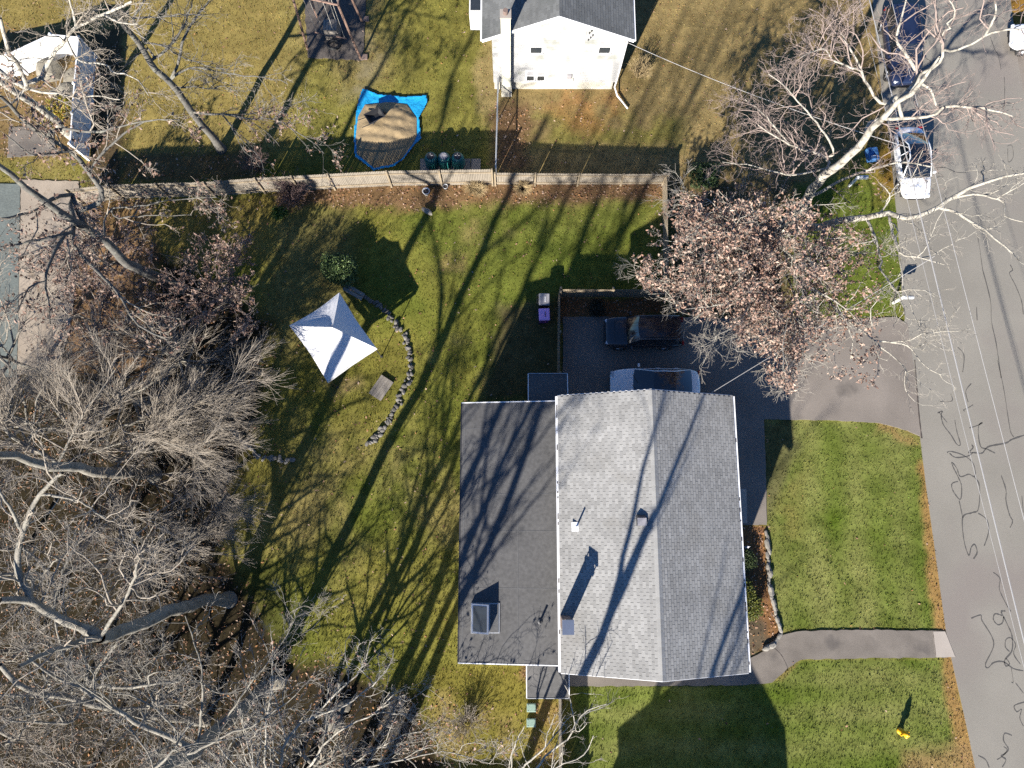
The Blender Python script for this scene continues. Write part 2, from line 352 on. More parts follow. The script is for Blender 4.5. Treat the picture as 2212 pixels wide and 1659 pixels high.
# front bed
BED = [(1560, 1130), (1655, 1135), (1660, 1250), (1690, 1375), (1640, 1410), (1560, 1420)]
paint(BED, (.17, .09, .05), 6, 1.0, dens=.02, lit=.9, wob=False)
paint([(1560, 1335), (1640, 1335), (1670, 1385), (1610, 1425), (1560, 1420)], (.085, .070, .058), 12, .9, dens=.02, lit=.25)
paint([(2170, -80), (2300, -80), (2300, 70), (2185, 70)], (.24, .13, .035), 10, .9)
hn = (fbm(GX, GY, .6, 91) - .5) * .05
GZ = np.where((np.abs(GX) < 36) & (GY > -24) & (GY < 36), hn * np.clip(lawn_dens, .2, 1), 0) - .035
nr, nc = GX.shape
idx = np.arange(nr * nc).reshape(nr, nc)
Fg = np.stack([idx[:-1, :-1], idx[:-1, 1:], idx[1:, 1:], idx[1:, :-1]], -1).reshape(-1, 4)
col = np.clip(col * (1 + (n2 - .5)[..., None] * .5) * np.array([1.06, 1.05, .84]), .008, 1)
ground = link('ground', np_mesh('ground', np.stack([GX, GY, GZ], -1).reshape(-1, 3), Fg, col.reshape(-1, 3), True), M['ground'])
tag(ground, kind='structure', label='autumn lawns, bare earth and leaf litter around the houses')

# hard surfaces (sheets with real thickness)
def sheet(name, pts, z, m, label, wob=0.0, thick=.06):
    w = []
    n = len(pts)
    for i in range(n):
        p, q = P(*pts[i]), P(*pts[(i + 1) % n]); L = (q - p).length; k = max(1, int(L / .25)) if wob else 1
        for j in range(k):
            r = p.lerp(q, j / k)
            if wob and j: r += Vector((random.uniform(-wob, wob), random.uniform(-wob, wob), 0))
            w.append((r.x, r.y))
    o = MB().prism(w, z - thick, z).build(name, m); tag(o, label, kind='structure'); return o
ROAD_L = [(1862, -160), (1885, 0), (1905, 200), (1922, 300), (1934, 430), (1946, 560), (1948, 640), (1975, 800), (1988, 945), (2001, 1050), (2046, 1380), (2082, 1540), (2112, 1680), (2175, 1900)]
ROAD_R = [(2520, 1900), (2420, 1400), (2330, 900), (2262, 500), (2212, 180), (2190, 60), (2183, 0), (2160, -160)]
road = sheet('road', ROAD_L + ROAD_R, .012, M['road'], 'pale weathered asphalt street with tar-sealed cracks')
DRIVE = [(1216, 684), (1440, 684), (1720, 692), (1860, 690), (1935, 684), (1960, 700), (1983, 860), (1991, 944), (1960, 930), (1900, 914), (1800, 908), (1650, 906), (1654, 1000), (1656, 1134), (1500, 1134), (1480, 905), (1216, 905)]
drive = sheet('driveway', DRIVE, .020, M['drive'], 'asphalt driveway between the house and the street', .02)
WALK = [(1690, 1372), (1730, 1363), (1850, 1360), (2012, 1362), (2040, 1363), (2062, 1420), (2016, 1421), (1900, 1421), (1730, 1425), (1700, 1444), (1668, 1474), (1600, 1480), (1215, 1483), (1215, 1430), (1600, 1430), (1636, 1414), (1660, 1397)]
walk = sheet('walkway', WALK, .026, M['walk'], 'dark asphalt front path from the street round the house', .03)
sheet('apron', [(2014, 1364), (2041, 1364), (2063, 1419), (2020, 1420)], .032, M['concrete'], 'pale concrete pad where the front path meets the street')
sheet('garage_apron', [(1560, 1056), (1612, 1056), (1614, 1130), (1560, 1130)], .028, M['concrete'], 'concrete strip in front of the garage')
sheet('side_driveway', [(2192, 95), (2260, 95), (2300, 420), (2236, 330)], .018, M['drive'], 'dark driveway mouth across the street')
sheet('pool_deck', [(46, 388), (170, 392), (180, 480), (165, 600), (150, 720), (120, 800), (38, 810)], .022, M['deck'], 'beige concrete deck beside the covered pool', .03)
sheet('patio', [(20, 275), (110, 270), (125, 335), (15, 340)], .015, M['walk'], 'dark paved patch inside the white fence', .04)

def crack(pts, w, m=None, z=.018, parent=road, name='crack_seal'):
    pp = [P(*p) for p in pts]; fine = []
    for i in range(len(pp) - 1):
        p0 = pp[max(i - 1, 0)]; p1 = pp[i]; p2 = pp[i + 1]; p3 = pp[min(i + 2, len(pp) - 1)]
        for k in range(5):
            t = k / 5
            fine.append(.5 * ((2 * p1) + (p2 - p0) * t + (2 * p0 - 5 * p1 + 4 * p2 - p3) * t * t + (3 * p1 - p0 - 3 * p2 + p3) * t ** 3))
    fine.append(pp[-1]); vs, fs = [], []
    for i, p in enumerate(fine):
        t = (fine[min(i + 1, len(fine) - 1)] - fine[max(i - 1, 0)]).normalized(); nn = Vector((-t.y, t.x, 0)) * w * .36 * random.uniform(.5, 1.45)
        vs += [(p.x + nn.x, p.y + nn.y, z), (p.x - nn.x, p.y - nn.y, z)]
        if i: fs.append((2 * i - 2, 2 * i - 1, 2 * i + 1, 2 * i))
    mb = MB(); mb.add(vs, fs); return mb.build(name, m or M['tar'], parent)
def crk(k, pts, w=.07, **kw): return crack([cr(k, x, y) for x, y in pts], w, **kw)
crk('d', [(1600, 280), (1610, 340), (1510, 345)], .05)
crk('d', [(1490, 440), (1530, 425), (1520, 460), (1540, 540), (1600, 620), (1650, 700), (1680, 700), (1650, 590), (1635, 500)])
crk('d', [(1500, 430), (1530, 470), (1570, 520)], .05)
crk('d', [(1770, 195), (1725, 260), (1745, 350)], .06)
crk('d', [(1785, 372), (1740, 400), (1705, 415), (1720, 425)], .05)
crk('d', [(1755, 565), (1820, 545), (1865, 520), (1835, 540), (1830, 620), (1850, 720), (1900, 740), (1970, 775)])
crk('d', [(2212, 625), (2110, 660), (2060, 690), (1930, 715), (1890, 740), (1860, 775), (1790, 770), (1750, 770), (1785, 730), (1775, 705)], .09)
crk('d', [(1570, 770), (1600, 760), (1700, 790), (1780, 850), (1805, 930), (1795, 970), (1750, 950), (1680, 970), (1650, 900), (1610, 850), (1620, 890), (1660, 970), (1690, 1050), (1680, 1160), (1620, 1090), (1610, 1030), (1660, 1010)])
crk('d', [(1590, 775), (1640, 810), (1740, 800), (1785, 770)])
crk('d', [(1795, 970), (1840, 1050), (1830, 1240), (1780, 1270), (1700, 1310), (1710, 1500), (1750, 1625), (1770, 1560), (1800, 1535), (1820, 1600), (1790, 1655)], .08)
crk('d', [(1670, 1170), (1700, 1310)]); crk('d', [(1830, 1275), (1900, 1330), (1915, 1430), (1880, 1545)])
crk('d', [(2020, 960), (2060, 1080), (2060, 1170), (2090, 1290), (2115, 1340), (2095, 1395)])
crk('d', [(2192, 1130), (2205, 1270)], .06)
crk('d', [(1990, 0), (2040, 230), (2080, 490), (2100, 600), (2125, 640)], .05)
crk('h', [(1955, 30), (2010, 80), (2005, 170), (2060, 290), (2100, 355)])
crk('h', [(2055, 352), (2020, 355), (2035, 390), (2075, 470), (2110, 560), (2110, 680), (2050, 760), (2060, 810), (2090, 790), (2060, 745)], .08)
crk('h', [(2030, 390), (1970, 375), (1955, 420), (1990, 465), (2030, 450), (2040, 400)])
crk('h', [(1770, 412), (1850, 385), (1860, 430), (1940, 560), (1955, 650), (1890, 790), (1910, 825), (1960, 780), (2040, 775), (2120, 830), (2205, 850)])
crk('h', [(2090, 690), (2055, 650), (2060, 590), (2100, 575), (2140, 630), (2125, 710), (2180, 795)], .06)
crk('h', [(2105, 830), (2120, 940), (2105, 945)], .05); crk('h', [(2140, 950), (2205, 1035)], .06)
crk('h', [(2212, 1110), (2130, 1140), (2150, 1190), (2190, 1170), (2175, 1240), (2205, 1310)], .06)
crk('h', [(2110, 1388), (2050, 1370), (2040, 1430), (2080, 1500), (2050, 1540), (2020, 1560), (2060, 1590), (2030, 1650)], .07)
crk('h', [(1830, 1555), (1890, 1590), (1920, 1655)], .06); crk('h', [(2040, 1480), (2070, 1510), (2030, 1560), (1985, 1590)], .05)
crk('H', [(2095, 705), (2115, 750), (2090, 780), (2140, 880), (2190, 1010), (2205, 1120)], .06)
crk('H', [(1655, 1390), (1710, 1460), (1700, 1600)], .06); crk('H', [(1865, 745), (1930, 1000), (1940, 1180), (1980, 1370), (2020, 1650)], .06)
crk('H', [(1815, 1060), (1820, 1170)], .06); crk('H', [(1820, 450), (1840, 560), (1865, 745)], .04)
crk('D', [(1475, 0), (1480, 80), (1500, 190)], .06); crk('D', [(1400, 350), (1375, 380), (1390, 480), (1430, 510), (1440, 570)], .06)
crk('D', [(1930, 310), (1970, 420), (1995, 460), (2020, 580)], .05); crk('D', [(1995, 460), (2030, 458)], .04)
crk('D', [(1905, 100), (1900, 160), (1930, 130), (1945, 90), (1920, 60), (1905, 120)], .04); crk('D', [(2045, 640), (2050, 740), (2045, 880)], .05)
crk('D', [(2070, 1220), (2110, 1215), (2120, 1310), (2080, 1350), (2075, 1240)], .04); crk('D', [(1470, 1400), (1560, 1400), (1640, 1435), (1730, 1440)], .05)
crk('d', [(1300, 0), (1315, 200), (1335, 450), (1358, 650)], .09, m=M['crack'], z=.0255, parent=drive, name='joint_crack')
crk('h', [(120, 650), (190, 720), (245, 830)], .04, m=M['crack'], z=.0315, parent=walk, name='joint_crack')
crk('h', [(1450, 520), (1465, 640), (1475, 740)], .04, m=M['crack'], z=.0365, parent=walk, name='joint_crack')

# ------------------------------------------------------------------ main house
RX0, RX1, RY0, RY1, ZE, ZR = 2.18, 10.52, -6.70, 5.80, 5.6, 7.25
RXM = (RX0 + RX1) / 2
house = thing('house', 'long house with pale grey shingled gable roof and black flat rear roof', 'house', (RXM, (RY0 + RY1) / 2, 0))
w = MB(); ins = .32
w.prism([(RX0 + ins, RY0 + ins), (RX1 - ins, RY0 + ins), (RX1 - ins, RY1 - ins), (RX0 + ins, RY1 - ins)], -.1, ZE - .08)
for y in (RY0 + ins, RY1 - ins):
    a = y - .06; b = y + .06
    if y > 0: a, b = y - .12, y
    else: a, b = y, y + .12
    w.hull([(RX0 + ins, a, ZE - .08), (RX1 - ins, a, ZE - .08), (RXM, a, ZR - .12)], [(RX0 + ins, b, ZE - .08), (RX1 - ins, b, ZE - .08), (RXM, b, ZR - .12)])
wall = w.build('wall', M['siding'], house)
for i, (yy, zz, ww, hh) in enumerate([(-4.6, 3.6, 1.6, 1.3), (-1.5, 3.6, 1.9, 1.4), (3.6, 3.6, 1.6, 1.3)]):
    win = MB().b2(RX1 - ins - .02, RX1 - ins + .05, yy - ww / 2, yy + ww / 2, zz, zz + hh).build('window', M['trim'], house)
    MB().b2(RX1 - ins + .051, RX1 - ins + .06, yy - ww / 2 + .08, yy + ww / 2 - .08, zz + .08, zz + hh - .08).build('pane', M['glass'], win)
for yy in (0.4, 3.4):
    MB().b2(RX1 - ins - .02, RX1 - ins + .04, yy - 1.25, yy + 1.25, .03, 2.2).build('garage_door', M['trim'], house)
dr = MB().b2(RX1 - ins - .02, RX1 - ins + .05, -3.6, -2.6, .3, 2.4).build('door', M['brick'], house)
MB().b2(RX1 - ins + .05, RX1 - ins + .10, -2.75, -2.70, 1.3, 1.4).build('handle', M['metal'], dr)

def shingle_roof(parent, x_eave, x_ridge, y0, y1, ze, zr, tint, mat_, nsep, seed, expo=.14, tab=.30, underlay=True):
    """courses of overlapping shingle tabs from eave to ridge on one slope"""
    r = random.Random(seed); sgn = 1 if x_ridge > x_eave else -1
    sl = math.hypot(x_ridge - x_eave, zr - ze); ux, uz = (x_ridge - x_eave) / sl, (zr - ze) / sl
    nx, nz = -uz * sgn, abs(ux)
    if underlay:
        T = .06
        MB().hull([(x_eave, y0, ze - T), (x_ridge, y0, zr - T), (x_ridge, y1, zr - T), (x_eave, y1, ze - T)][::sgn],
                  [(x_eave, y0, ze), (x_ridge, y0, zr), (x_ridge, y1, zr), (x_eave, y1, ze)][::sgn]).build('roof_deck', M['underlay'], parent)
    nco = int(sl / expo); expo = sl / nco; nt = int((y1 - y0) / tab)
    items = []
    for c in range(nco):
        s0, s1 = c * expo - .01, min((c + 1) * expo + .02, sl)
        off = (c % 2) * tab * .5
        for k in range(-1, nt + 1):
            ya, yb = y0 + off + k * tab + .008, y0 + off + (k + 1) * tab - .008
            ya, yb = max(ya, y0 - .01), min(yb, y1 + .01)
            if yb - ya < .06: continue
            items.append((c, s0, s1 - s0, ya, yb))
    def geom(ls, yw, h0):
        # local: origin at butt centre, along slope, across
        V = []
        for s, h in ((0, h0), (ls, .004)):
            for yy in (-yw / 2, yw / 2):
                V.append((ux * s + nx * h, yy, uz * s + nz * h)); V.append((ux * s, yy, uz * s))
        # order: s0y0top, s0y0bot, s0y1top, s0y1bot, s1...
        Fq = [(0, 2, 6, 4), (0, 1, 3, 2), (0, 4, 5, 1), (2, 3, 7, 6)]
        if sgn < 0: Fq = [f[::-1] for f in Fq]
        return V, Fq
    def shade(q):
        streak = .9 + .2 * vnoise(np.array([q[3] * 1.0]), np.array([q[1] * .35 + seed]), .9, seed)[0]
        g = r.uniform(.84, 1.13) * streak
        return (tint[0] * g, tint[1] * g, tint[2] * g)
    full = [q for q in items if abs((q[4] - q[3]) - (tab - .016)) < 1e-3]
    mid = sorted(full, key=lambda q: -q[1])[:nsep] if nsep else []
    sep = set(id(q) for q in mid)
    variants = []
    if nsep:
        for k in range(10):
            V, Fq = geom(mid[0][2] if mid else .17, tab - .016, r.uniform(.012, .018)); g = r.uniform(.86, 1.12)
            variants.append(np_mesh('shingle', V, Fq, np.tile([t * g for t in tint], (8, 1))))
            variants[-1].materials.append(mat_)
    AV, AF, AC = [], [], []
    ploc = Vector((0, 0, 0)); q_ = parent
    while q_ is not None: ploc += Vector(q_.location); q_ = q_.parent
    for q in items:
        c, s0, ls, ya, yb = q; ox, oy, oz = x_eave + ux * s0, (ya + yb) / 2, ze + uz * s0
        if id(q) in sep:
            o = bpy.data.objects.new('shingle', r.choice(variants)); COL.objects.link(o); o.parent = parent
            o.location = (ox - ploc.x, oy - ploc.y, oz - ploc.z); continue
        V, Fq = geom(ls, yb - ya, r.uniform(.011, .017)); b = len(AV)
        AV += [(ox + v[0] - ploc.x, oy + v[1] - ploc.y, oz + v[2] - ploc.z) for v in V]; AF += [tuple(i + b for i in f) for f in Fq]; AC += [shade(q)] * 8
    o = link('shingles', np_mesh('shingles', AV, AF, np.array(AC)), mat_, parent); tag(o, kind='stuff')
TINT = (.25, .246, .235)
slope_w = thing('roof_slope', None, None, (0, 0, 0)); slope_w.parent = house; slope_e = thing('roof_slope', None, None, (0, 0, 0)); slope_e.parent = house
shingle_roof(slope_w, RX0, RXM, RY0, RY1, ZE, ZR, TINT, M['shingle'], 150, 3)
shingle_roof(slope_e, RX1, RXM, RY0, RY1, ZE, ZR, TINT, M['shingle'], 150, 4)
capm = []
for k in range(5):
    g = random.uniform(.92, 1.1)
    V = [(-.16, -.11, -.062), (0, -.11, .014), (.16, -.11, -.062), (-.16, .13, -.070), (0, .13, .004), (.16, .13, -.070)]
    capm.append(np_mesh('ridge_cap', V, [(0, 1, 4, 3), (1, 2, 5, 4)], np.tile([t * g * 1.05 for t in TINT], (6, 1)))); capm[-1].materials.append(M['shingle'])
hl = house.location
for k in range(55):
    o = bpy.data.objects.new('ridge_cap', random.choice(capm)); COL.objects.link(o); o.parent = house
    o.location = (RXM - hl.x, RY0 + .12 + k * .2265 - hl.y, ZR + .018)
# rake boards, gutters with leaf debris
for x, s in ((RX0, -1), (RX1, 1)):
    g = MB().b2(min(x, x + s * .11), max(x, x + s * .11), RY0 + .02, RY1 - .02, ZE - .13, ZE - .03).build('gutter', M['trim'], house)
    for k in range(14):
        y = random.uniform(RY0 + .2, RY1 - .3); L = random.uniform(.03, .28)
        MB().b2(x + s * .055 - .02, x + s * .055 + .02, y, y + L, ZE - .031, ZE - .018).build('leaf_debris', M['gutter_litter'], g)
for y0, y1 in ((RY0 - .035, RY0 - .012), (RY1 + .012, RY1 + .035)):
    for xe in (RX0, RX1):
        MB().hull([(xe, y0, ZE - .19), (RXM, y0, ZR - .19), (RXM, y1, ZR - .19), (xe, y1, ZE - .19)], [(xe, y0, ZE - .012), (RXM, y0, ZR - .012), (RXM, y1, ZR - .012), (xe, y1, ZE - .012)]).build('rake_board', M['trim'], house)
# flat rear extension
EX0, EX1, EY0, EY1, EZ0, EZ1 = -2.50, RX0 + ins - .01, -6.56, 5.69, 4.0, 4.65
MB().prism([(EX0 + .2, EY0 + .2), (EX1, EY0 + .2), (EX1, EY1 - .2), (EX0 + .2, EY1 - .2)], -.1, EZ0 - .12).build('wall', M['siding'], house)
fr = MB().hull([(EX0, EY0, EZ0 - .16), (EX1, EY0, EZ1 - .16), (EX1, EY1, EZ1 - .16), (EX0, EY1, EZ0 - .16)], [(EX0, EY0, EZ0), (EX1, EY0, EZ1), (EX1, EY1, EZ1), (EX0, EY1, EZ0)]).build('flat_roof', M['rubber'], house)
def fz(x): return EZ0 + (x - EX0) / (EX1 - EX0) * (EZ1 - EZ0)
def seam(x0, x1, y0, y1, h=.008):
    MB().hull([(x0, y0, fz(x0) + .002), (x1, y0, fz(x1) + .002), (x1, y1, fz(x1) + .002), (x0, y1, fz(x0) + .002)], [(x0, y0, fz(x0) + h), (x1, y0, fz(x1) + h), (x1, y1, fz(x1) + h), (x0, y1, fz(x0) + h)]).build('seam', M['rubber_seam'], fr)
seam(.27, .30, EY0 + .05, EY1 - .05)
for y in (-.55, 1.2, 4.4, -3.2): seam(EX0 + .2, EX1 - .02, y, y + .03, .006)
seam(EX0 + .14, EX0 + .18, EY0 + .05, EY1 - .05)
for y0, y1 in ((EY0 - .05, EY0 - .002), (EY1 + .002, EY1 + .05)):
    MB().hull([(EX0 - .02, y0, EZ0 - .22), (EX1, y0, EZ1 - .22), (EX1, y1, EZ1 - .22), (EX0 - .02, y1, EZ0 - .22)], [(EX0 - .02, y0, EZ0 + .015), (EX1, y0, EZ1 + .015), (EX1, y1, EZ1 + .015), (EX0 - .02, y1, EZ0 + .015)]).build('roof_edge', M['trim'], house)
MB().b2(EX0 - .05, EX0 - .002, EY0, EY1, EZ0 - .2, EZ0 + .02).build('roof_edge', M['dark_metal'], house)
# skylight on the flat roof
sx0, sx1, sy0, sy1 = -1.92, -.58, -5.22, -3.86; xm = -1.08; zb = fz(-1.3)
sk = MB().b2(sx0, sx1, sy0, sy1, fz(sx0) - .05, zb + .14).build('skylight', M['steel'], house)
MB().hull([(sx0 + .02, sy0 + .02, zb + .14), (xm, sy0 + .02, zb + .14), (xm, sy1 - .02, zb + .14), (sx0 + .02, sy1 - .02, zb + .14)], [(sx0 + .02, sy0 + .02, zb + .17), (xm, sy0 + .02, zb + .62), (xm, sy1 - .02, zb + .62), (sx0 + .02, sy1 - .02, zb + .17)]).build('frame', M['metal'], sk)
q = .45 / (xm - sx0 - .02)
MB().hull([(sx0 + .10, sy0 + .1, zb + .17 + q * .08), (xm - .1, sy0 + .1, zb + .62 - q * .1), (xm - .1, sy1 - .1, zb + .62 - q * .1), (sx0 + .10, sy1 - .1, zb + .17 + q * .08)], [(sx0 + .10, sy0 + .1, zb + .19 + q * .08), (xm - .1, sy0 + .1, zb + .64 - q * .1), (xm - .1, sy1 - .1, zb + .64 - q * .1), (sx0 + .10, sy1 - .1, zb + .19 + q * .08)]).build('pane', M['glass'], sk)
MB().b2(xm + .06, sx1 - .05, sy0 + .05, sy1 - .05, zb + .141, zb + .16).build('curb_cover', M['rubber_seam'], sk)
def vent(x, y, z, h, r, m, base):
    b = MB().lathe(x, y, [(r * 2.6, z - .02), (r * 2.6, z + .03), (r * 1.3, z + .07)], 16).build('vent_pipe', base, house)
    MB().tube([(x, y, z), (x, y, z + h)], r, 12).build('pipe', m, b)
vp = P(1167, 1343, 4.6); vent(vp.x, vp.y, fz(vp.x), .42, .05, M['black'], M['rubber_seam'])
def rz_main(x): return ZE + (1 - abs(x - RXM) / (RXM - RX0)) * (ZR - ZE)
vp = P(1246, 1138, 6.1); vent(vp.x, vp.y, rz_main(vp.x), .62, .04, M['white'], M['trim'])
MB().box(vp.x - .05, vp.y, rz_main(vp.x) + .03, .34, .42, .03).build('flashing', M['trim'], house)
vp = P(1385, 1124, 7.0); bz = rz_main(vp.x)
bv = MB().box(vp.x, vp.y, bz + .09, .42, .48, .22, taper=.8).build('box_vent', M['dark_metal'], house)
MB().box(vp.x, vp.y - .06, bz + .215, .40, .34, .03).build('hood', M['grey_lid'], bv)
# chimney
cp = P(1221, 1343, 6.0)
ch = MB().b2(cp.x - .2, cp.x + .2, cp.y - .24, cp.y + .24, 5.2, 7.35).build('chimney', M['brick'], house)
MB().b2(cp.x - .24, cp.x + .24, cp.y - .28, cp.y + .28, 7.35, 7.45).build('crown', M['concrete'], ch)
for dx in (-.19, .19):
    for dy in (-.23, .23): MB().b2(cp.x + dx - .02, cp.x + dx + .02, cp.y + dy - .02, cp.y + dy + .02, 7.45, 7.66).build('cap_post', M['metal'], ch)
MB().b2(cp.x - .25, cp.x + .25, cp.y - .30, cp.y + .30, 7.66, 7.71).build('cap', M['metal'], ch)
# north entry canopy and south entry roof
def entry(x0, x1, y0, y1, z0, z1, yw):
    # roof slab, white edges, two posts, step
    e = MB().hull([(x0, y0, z0 - .1), (x1, y0, z0 - .1), (x1, y1, z1 - .1), (x0, y1, z1 - .1)], [(x0, y0, z0), (x1, y0, z0), (x1, y1, z1), (x0, y1, z1)]).build('porch_roof', M['rubber'], house)
    for x in (x0 - .022, x1 + .022):
        MB().hull([(x - .02, y0, z0 - .14), (x + .02, y0, z0 - .14), (x + .02, y1, z1 - .14), (x - .02, y1, z1 - .14)], [(x - .02, y0, z0 + .03), (x + .02, y0, z0 + .03), (x + .02, y1, z1 + .03), (x - .02, y1, z1 + .03)]).build('edge_trim', M['trim'], e)
    yo = y0 if abs(y0) > abs(y1) else y1; zo = z0 if yo == y0 else z1; s = 1 if yo > 0 else -1
    MB().b2(x0 - .04, x1 + .04, min(yo + s * .003, yo + s * .04), max(yo + s * .003, yo + s * .04), zo - .14, zo + .02).build('edge_trim', M['steel'], e)
    for x in (x0 + .08, x1 - .08): MB().b2(x - .05, x + .05, yo - s * .13 - .05, yo - s * .13 + .05, 0, zo - .1).build('post', M['trim'], e)
    MB().b2(x0, x1, min(y0, y1) + .0, max(y0, y1), -.05, .18).build('step', M['concrete'], e)
entry(.86, 2.84, 7.40, 5.76, 3.0, 3.2, EY1)
entry(.72, 2.70, -8.34, -6.63, 3.0, 3.2, EY0)
ac = P(1117, 1442, 2.6)
a = MB().b2(ac.x - .38, ac.x + .38, EY0 - .32, EY0 + .2, 2.2, 2.75).build('air_conditioner', M['white'], house)
for k in range(5): MB().b2(ac.x - .34, ac.x + .34, EY0 - .28 + k * .05, EY0 - .26 + k * .05, 2.75, 2.765).build('louvre', M['grey_lid'], a)

# ------------------------------------------------------------------ white neighbour house
NX0, NX1, NY, NZE, NZR, NXM = -1.62, 6.62, 25.5, 4.75, 6.6, 2.45
nh = thing('neighbour_house', 'white two-storey house with grey gable roof and side chimney', 'house', (NXM, NY + 6, 0))
WX0, WX1 = -1.1, 6.22
w = MB(); w.prism([(WX0, NY + .16), (WX1, NY + .16), (WX1, NY + 12), (WX0, NY + 12)], .7, NZE - .05)
w.hull([(WX0, NY + .16, NZE - .05), (WX1, NY + .16, NZE - .05), (NXM, NY + .16, NZR - .12)], [(WX0, NY + .3, NZE - .05), (WX1, NY + .3, NZE - .05), (NXM, NY + .3, NZR - .12)])
w.build('wall', M['siding'], nh)
for k in range(26):
    z = .78 + k * .155
    MB().b2(WX0 + .01, WX1 - .01, NY + .146, NY + .159, z, z + .145).build('clapboard', M['siding'], nh)
MB().b2(WX0 + .04, WX1 - .16, NY + .2, NY + 11.9, -.2, .7).build('foundation', M['foundation'], nh)
tN = (.125, .128, .125)
for xe in (NX0, NX1):
    shingle_roof(nh, xe, NXM, NY, NY + 12.3, NZE, NZR, tN, M['shingle_far'], 0, 9 if xe < 0 else 10, .16, .34)
    MB().hull([(xe, NY - .035, NZE - .2), (NXM, NY - .035, NZR - .2), (NXM, NY - .012, NZR - .2), (xe, NY - .012, NZE - .2)], [(xe, NY - .035, NZE + .01), (NXM, NY - .035, NZR + .01), (NXM, NY - .012, NZR + .01), (xe, NY - .012, NZE + .01)]).build('rake_board', M['trim'], nh)
    s = -1 if xe < 0 else 1
    MB().b2(min(xe, xe + s * .1), max(xe, xe + s * .1), NY, NY + 12, NZE - .13, NZE - .03).build('gutter', M['trim'], nh)
def nwin(x, z, ww, hh):
    f = MB().b2(x, x + ww, NY + .10, NY + .17, z, z + hh).build('window', M['trim'], nh)
    MB().b2(x + .05, x + ww - .05, NY + .085, NY + .099, z + hh * .54, z + hh - .05).build('upper_sash', M['blind'], f)
    MB().b2(x + .05, x + ww - .05, NY + .085, NY + .099, z + .05, z + hh * .48).build('pane', M['glass'], f)
    MB().b2(x - .04, x + ww + .04, NY + .06, NY + .14, z - .05, z - .002).build('sill', M['trim'], f)
nwin(.98, 3.45, .72, 1.1); nwin(4.78, 3.45, .72, 1.1); nwin(.82, .92, .52, .95); nwin(1.44, .92, .52, .95)
c = MB().b2(-.58, -.08, NY - .28, NY + .155, 0, 6.75).build('chimney', M['chim_paint'], nh)
MB().b2(-.62, -.04, NY - .32, NY + .2, 6.75, 6.85).build('crown', M['concrete'], c)
MB().lathe(-.33, NY - .06, [(.13, 6.85), (.13, 7.1), (.1, 7.1)], 14).build('flue', M['brick'], c)
MB().b2(-.64, -.02, NY - .34, NY + .12, -.1, .9).build('chimney_base', M['foundation'], c)
MB().b2(3.25, 3.5, NY + .02, NY + .145, 1.2, 1.55).build('electric_meter', M['grey_lid'], nh)
MB().b2(3.42, 3.6, NY + .03, NY + .144, .9, 1.15).build('utility_box', M['chim_paint'], nh)
MB().tube([(3.95, NY + .11, .9), (3.95, NY + .11, 5.2)], .02, 6).build('conduit', M['trim'], nh)
for k in range(5): MB().box(4.15 + .1 * (k % 3), NY + .10, 4.6 + .18 * k, .06, .09, .06).build('service_bracket', M['dark_metal'], nh)
dsp = MB().tube([(WX1 + .06, NY + .1, NZE - .1), (WX1 + .0, NY + .1, 1.0), (WX1 - .05, NY + .06, .4), (WX1 + .12, NY - .35, .16), (WX1 + .75, NY - 1.2, .1)], .05, 6).build('downspout', M['trim'], nh)
ba = MB().b2(NX0 - .75, WX0 - .001, NY + 2.0, NY + 3.7, 2.9, 4.3).build('bay_box', M['white'], nh)
MB().b2(NX0 - .68, WX0 - .08, NY + 2.15, NY + 3.5, 4.301, 4.34).build('bay_panel', M['glass'], ba)

# ------------------------------------------------------------------ southern neighbour (outside the frame; its gable shadow falls on the front lawn)
so = thing('south_house', 'plain house south of the lawn with a gable roof', 'house', (5.2, -25, 0))
MB().prism([(1.3, -31), (9.1, -31), (9.1, -20.7), (1.3, -20.7)], -.1, 5.2).hull([(1.3, -20.85, 5.2), (9.1, -20.85, 5.2), (5.2, -20.85, 7.45)], [(1.3, -20.7, 5.2), (9.1, -20.7, 5.2), (5.2, -20.7, 7.45)]).build('wall', M['siding'], so)
for xe in (.95, 9.45):
    a = [(xe, -31.3, 5.08), (5.2, -31.3, 7.45), (5.2, -20.4, 7.45), (xe, -20.4, 5.08)]
    MB().hull(a if xe < 5 else a[::-1], [(x, y, z + .12) for x, y, z in (a if xe < 5 else a[::-1])]).build('roof', M['underlay'], so)

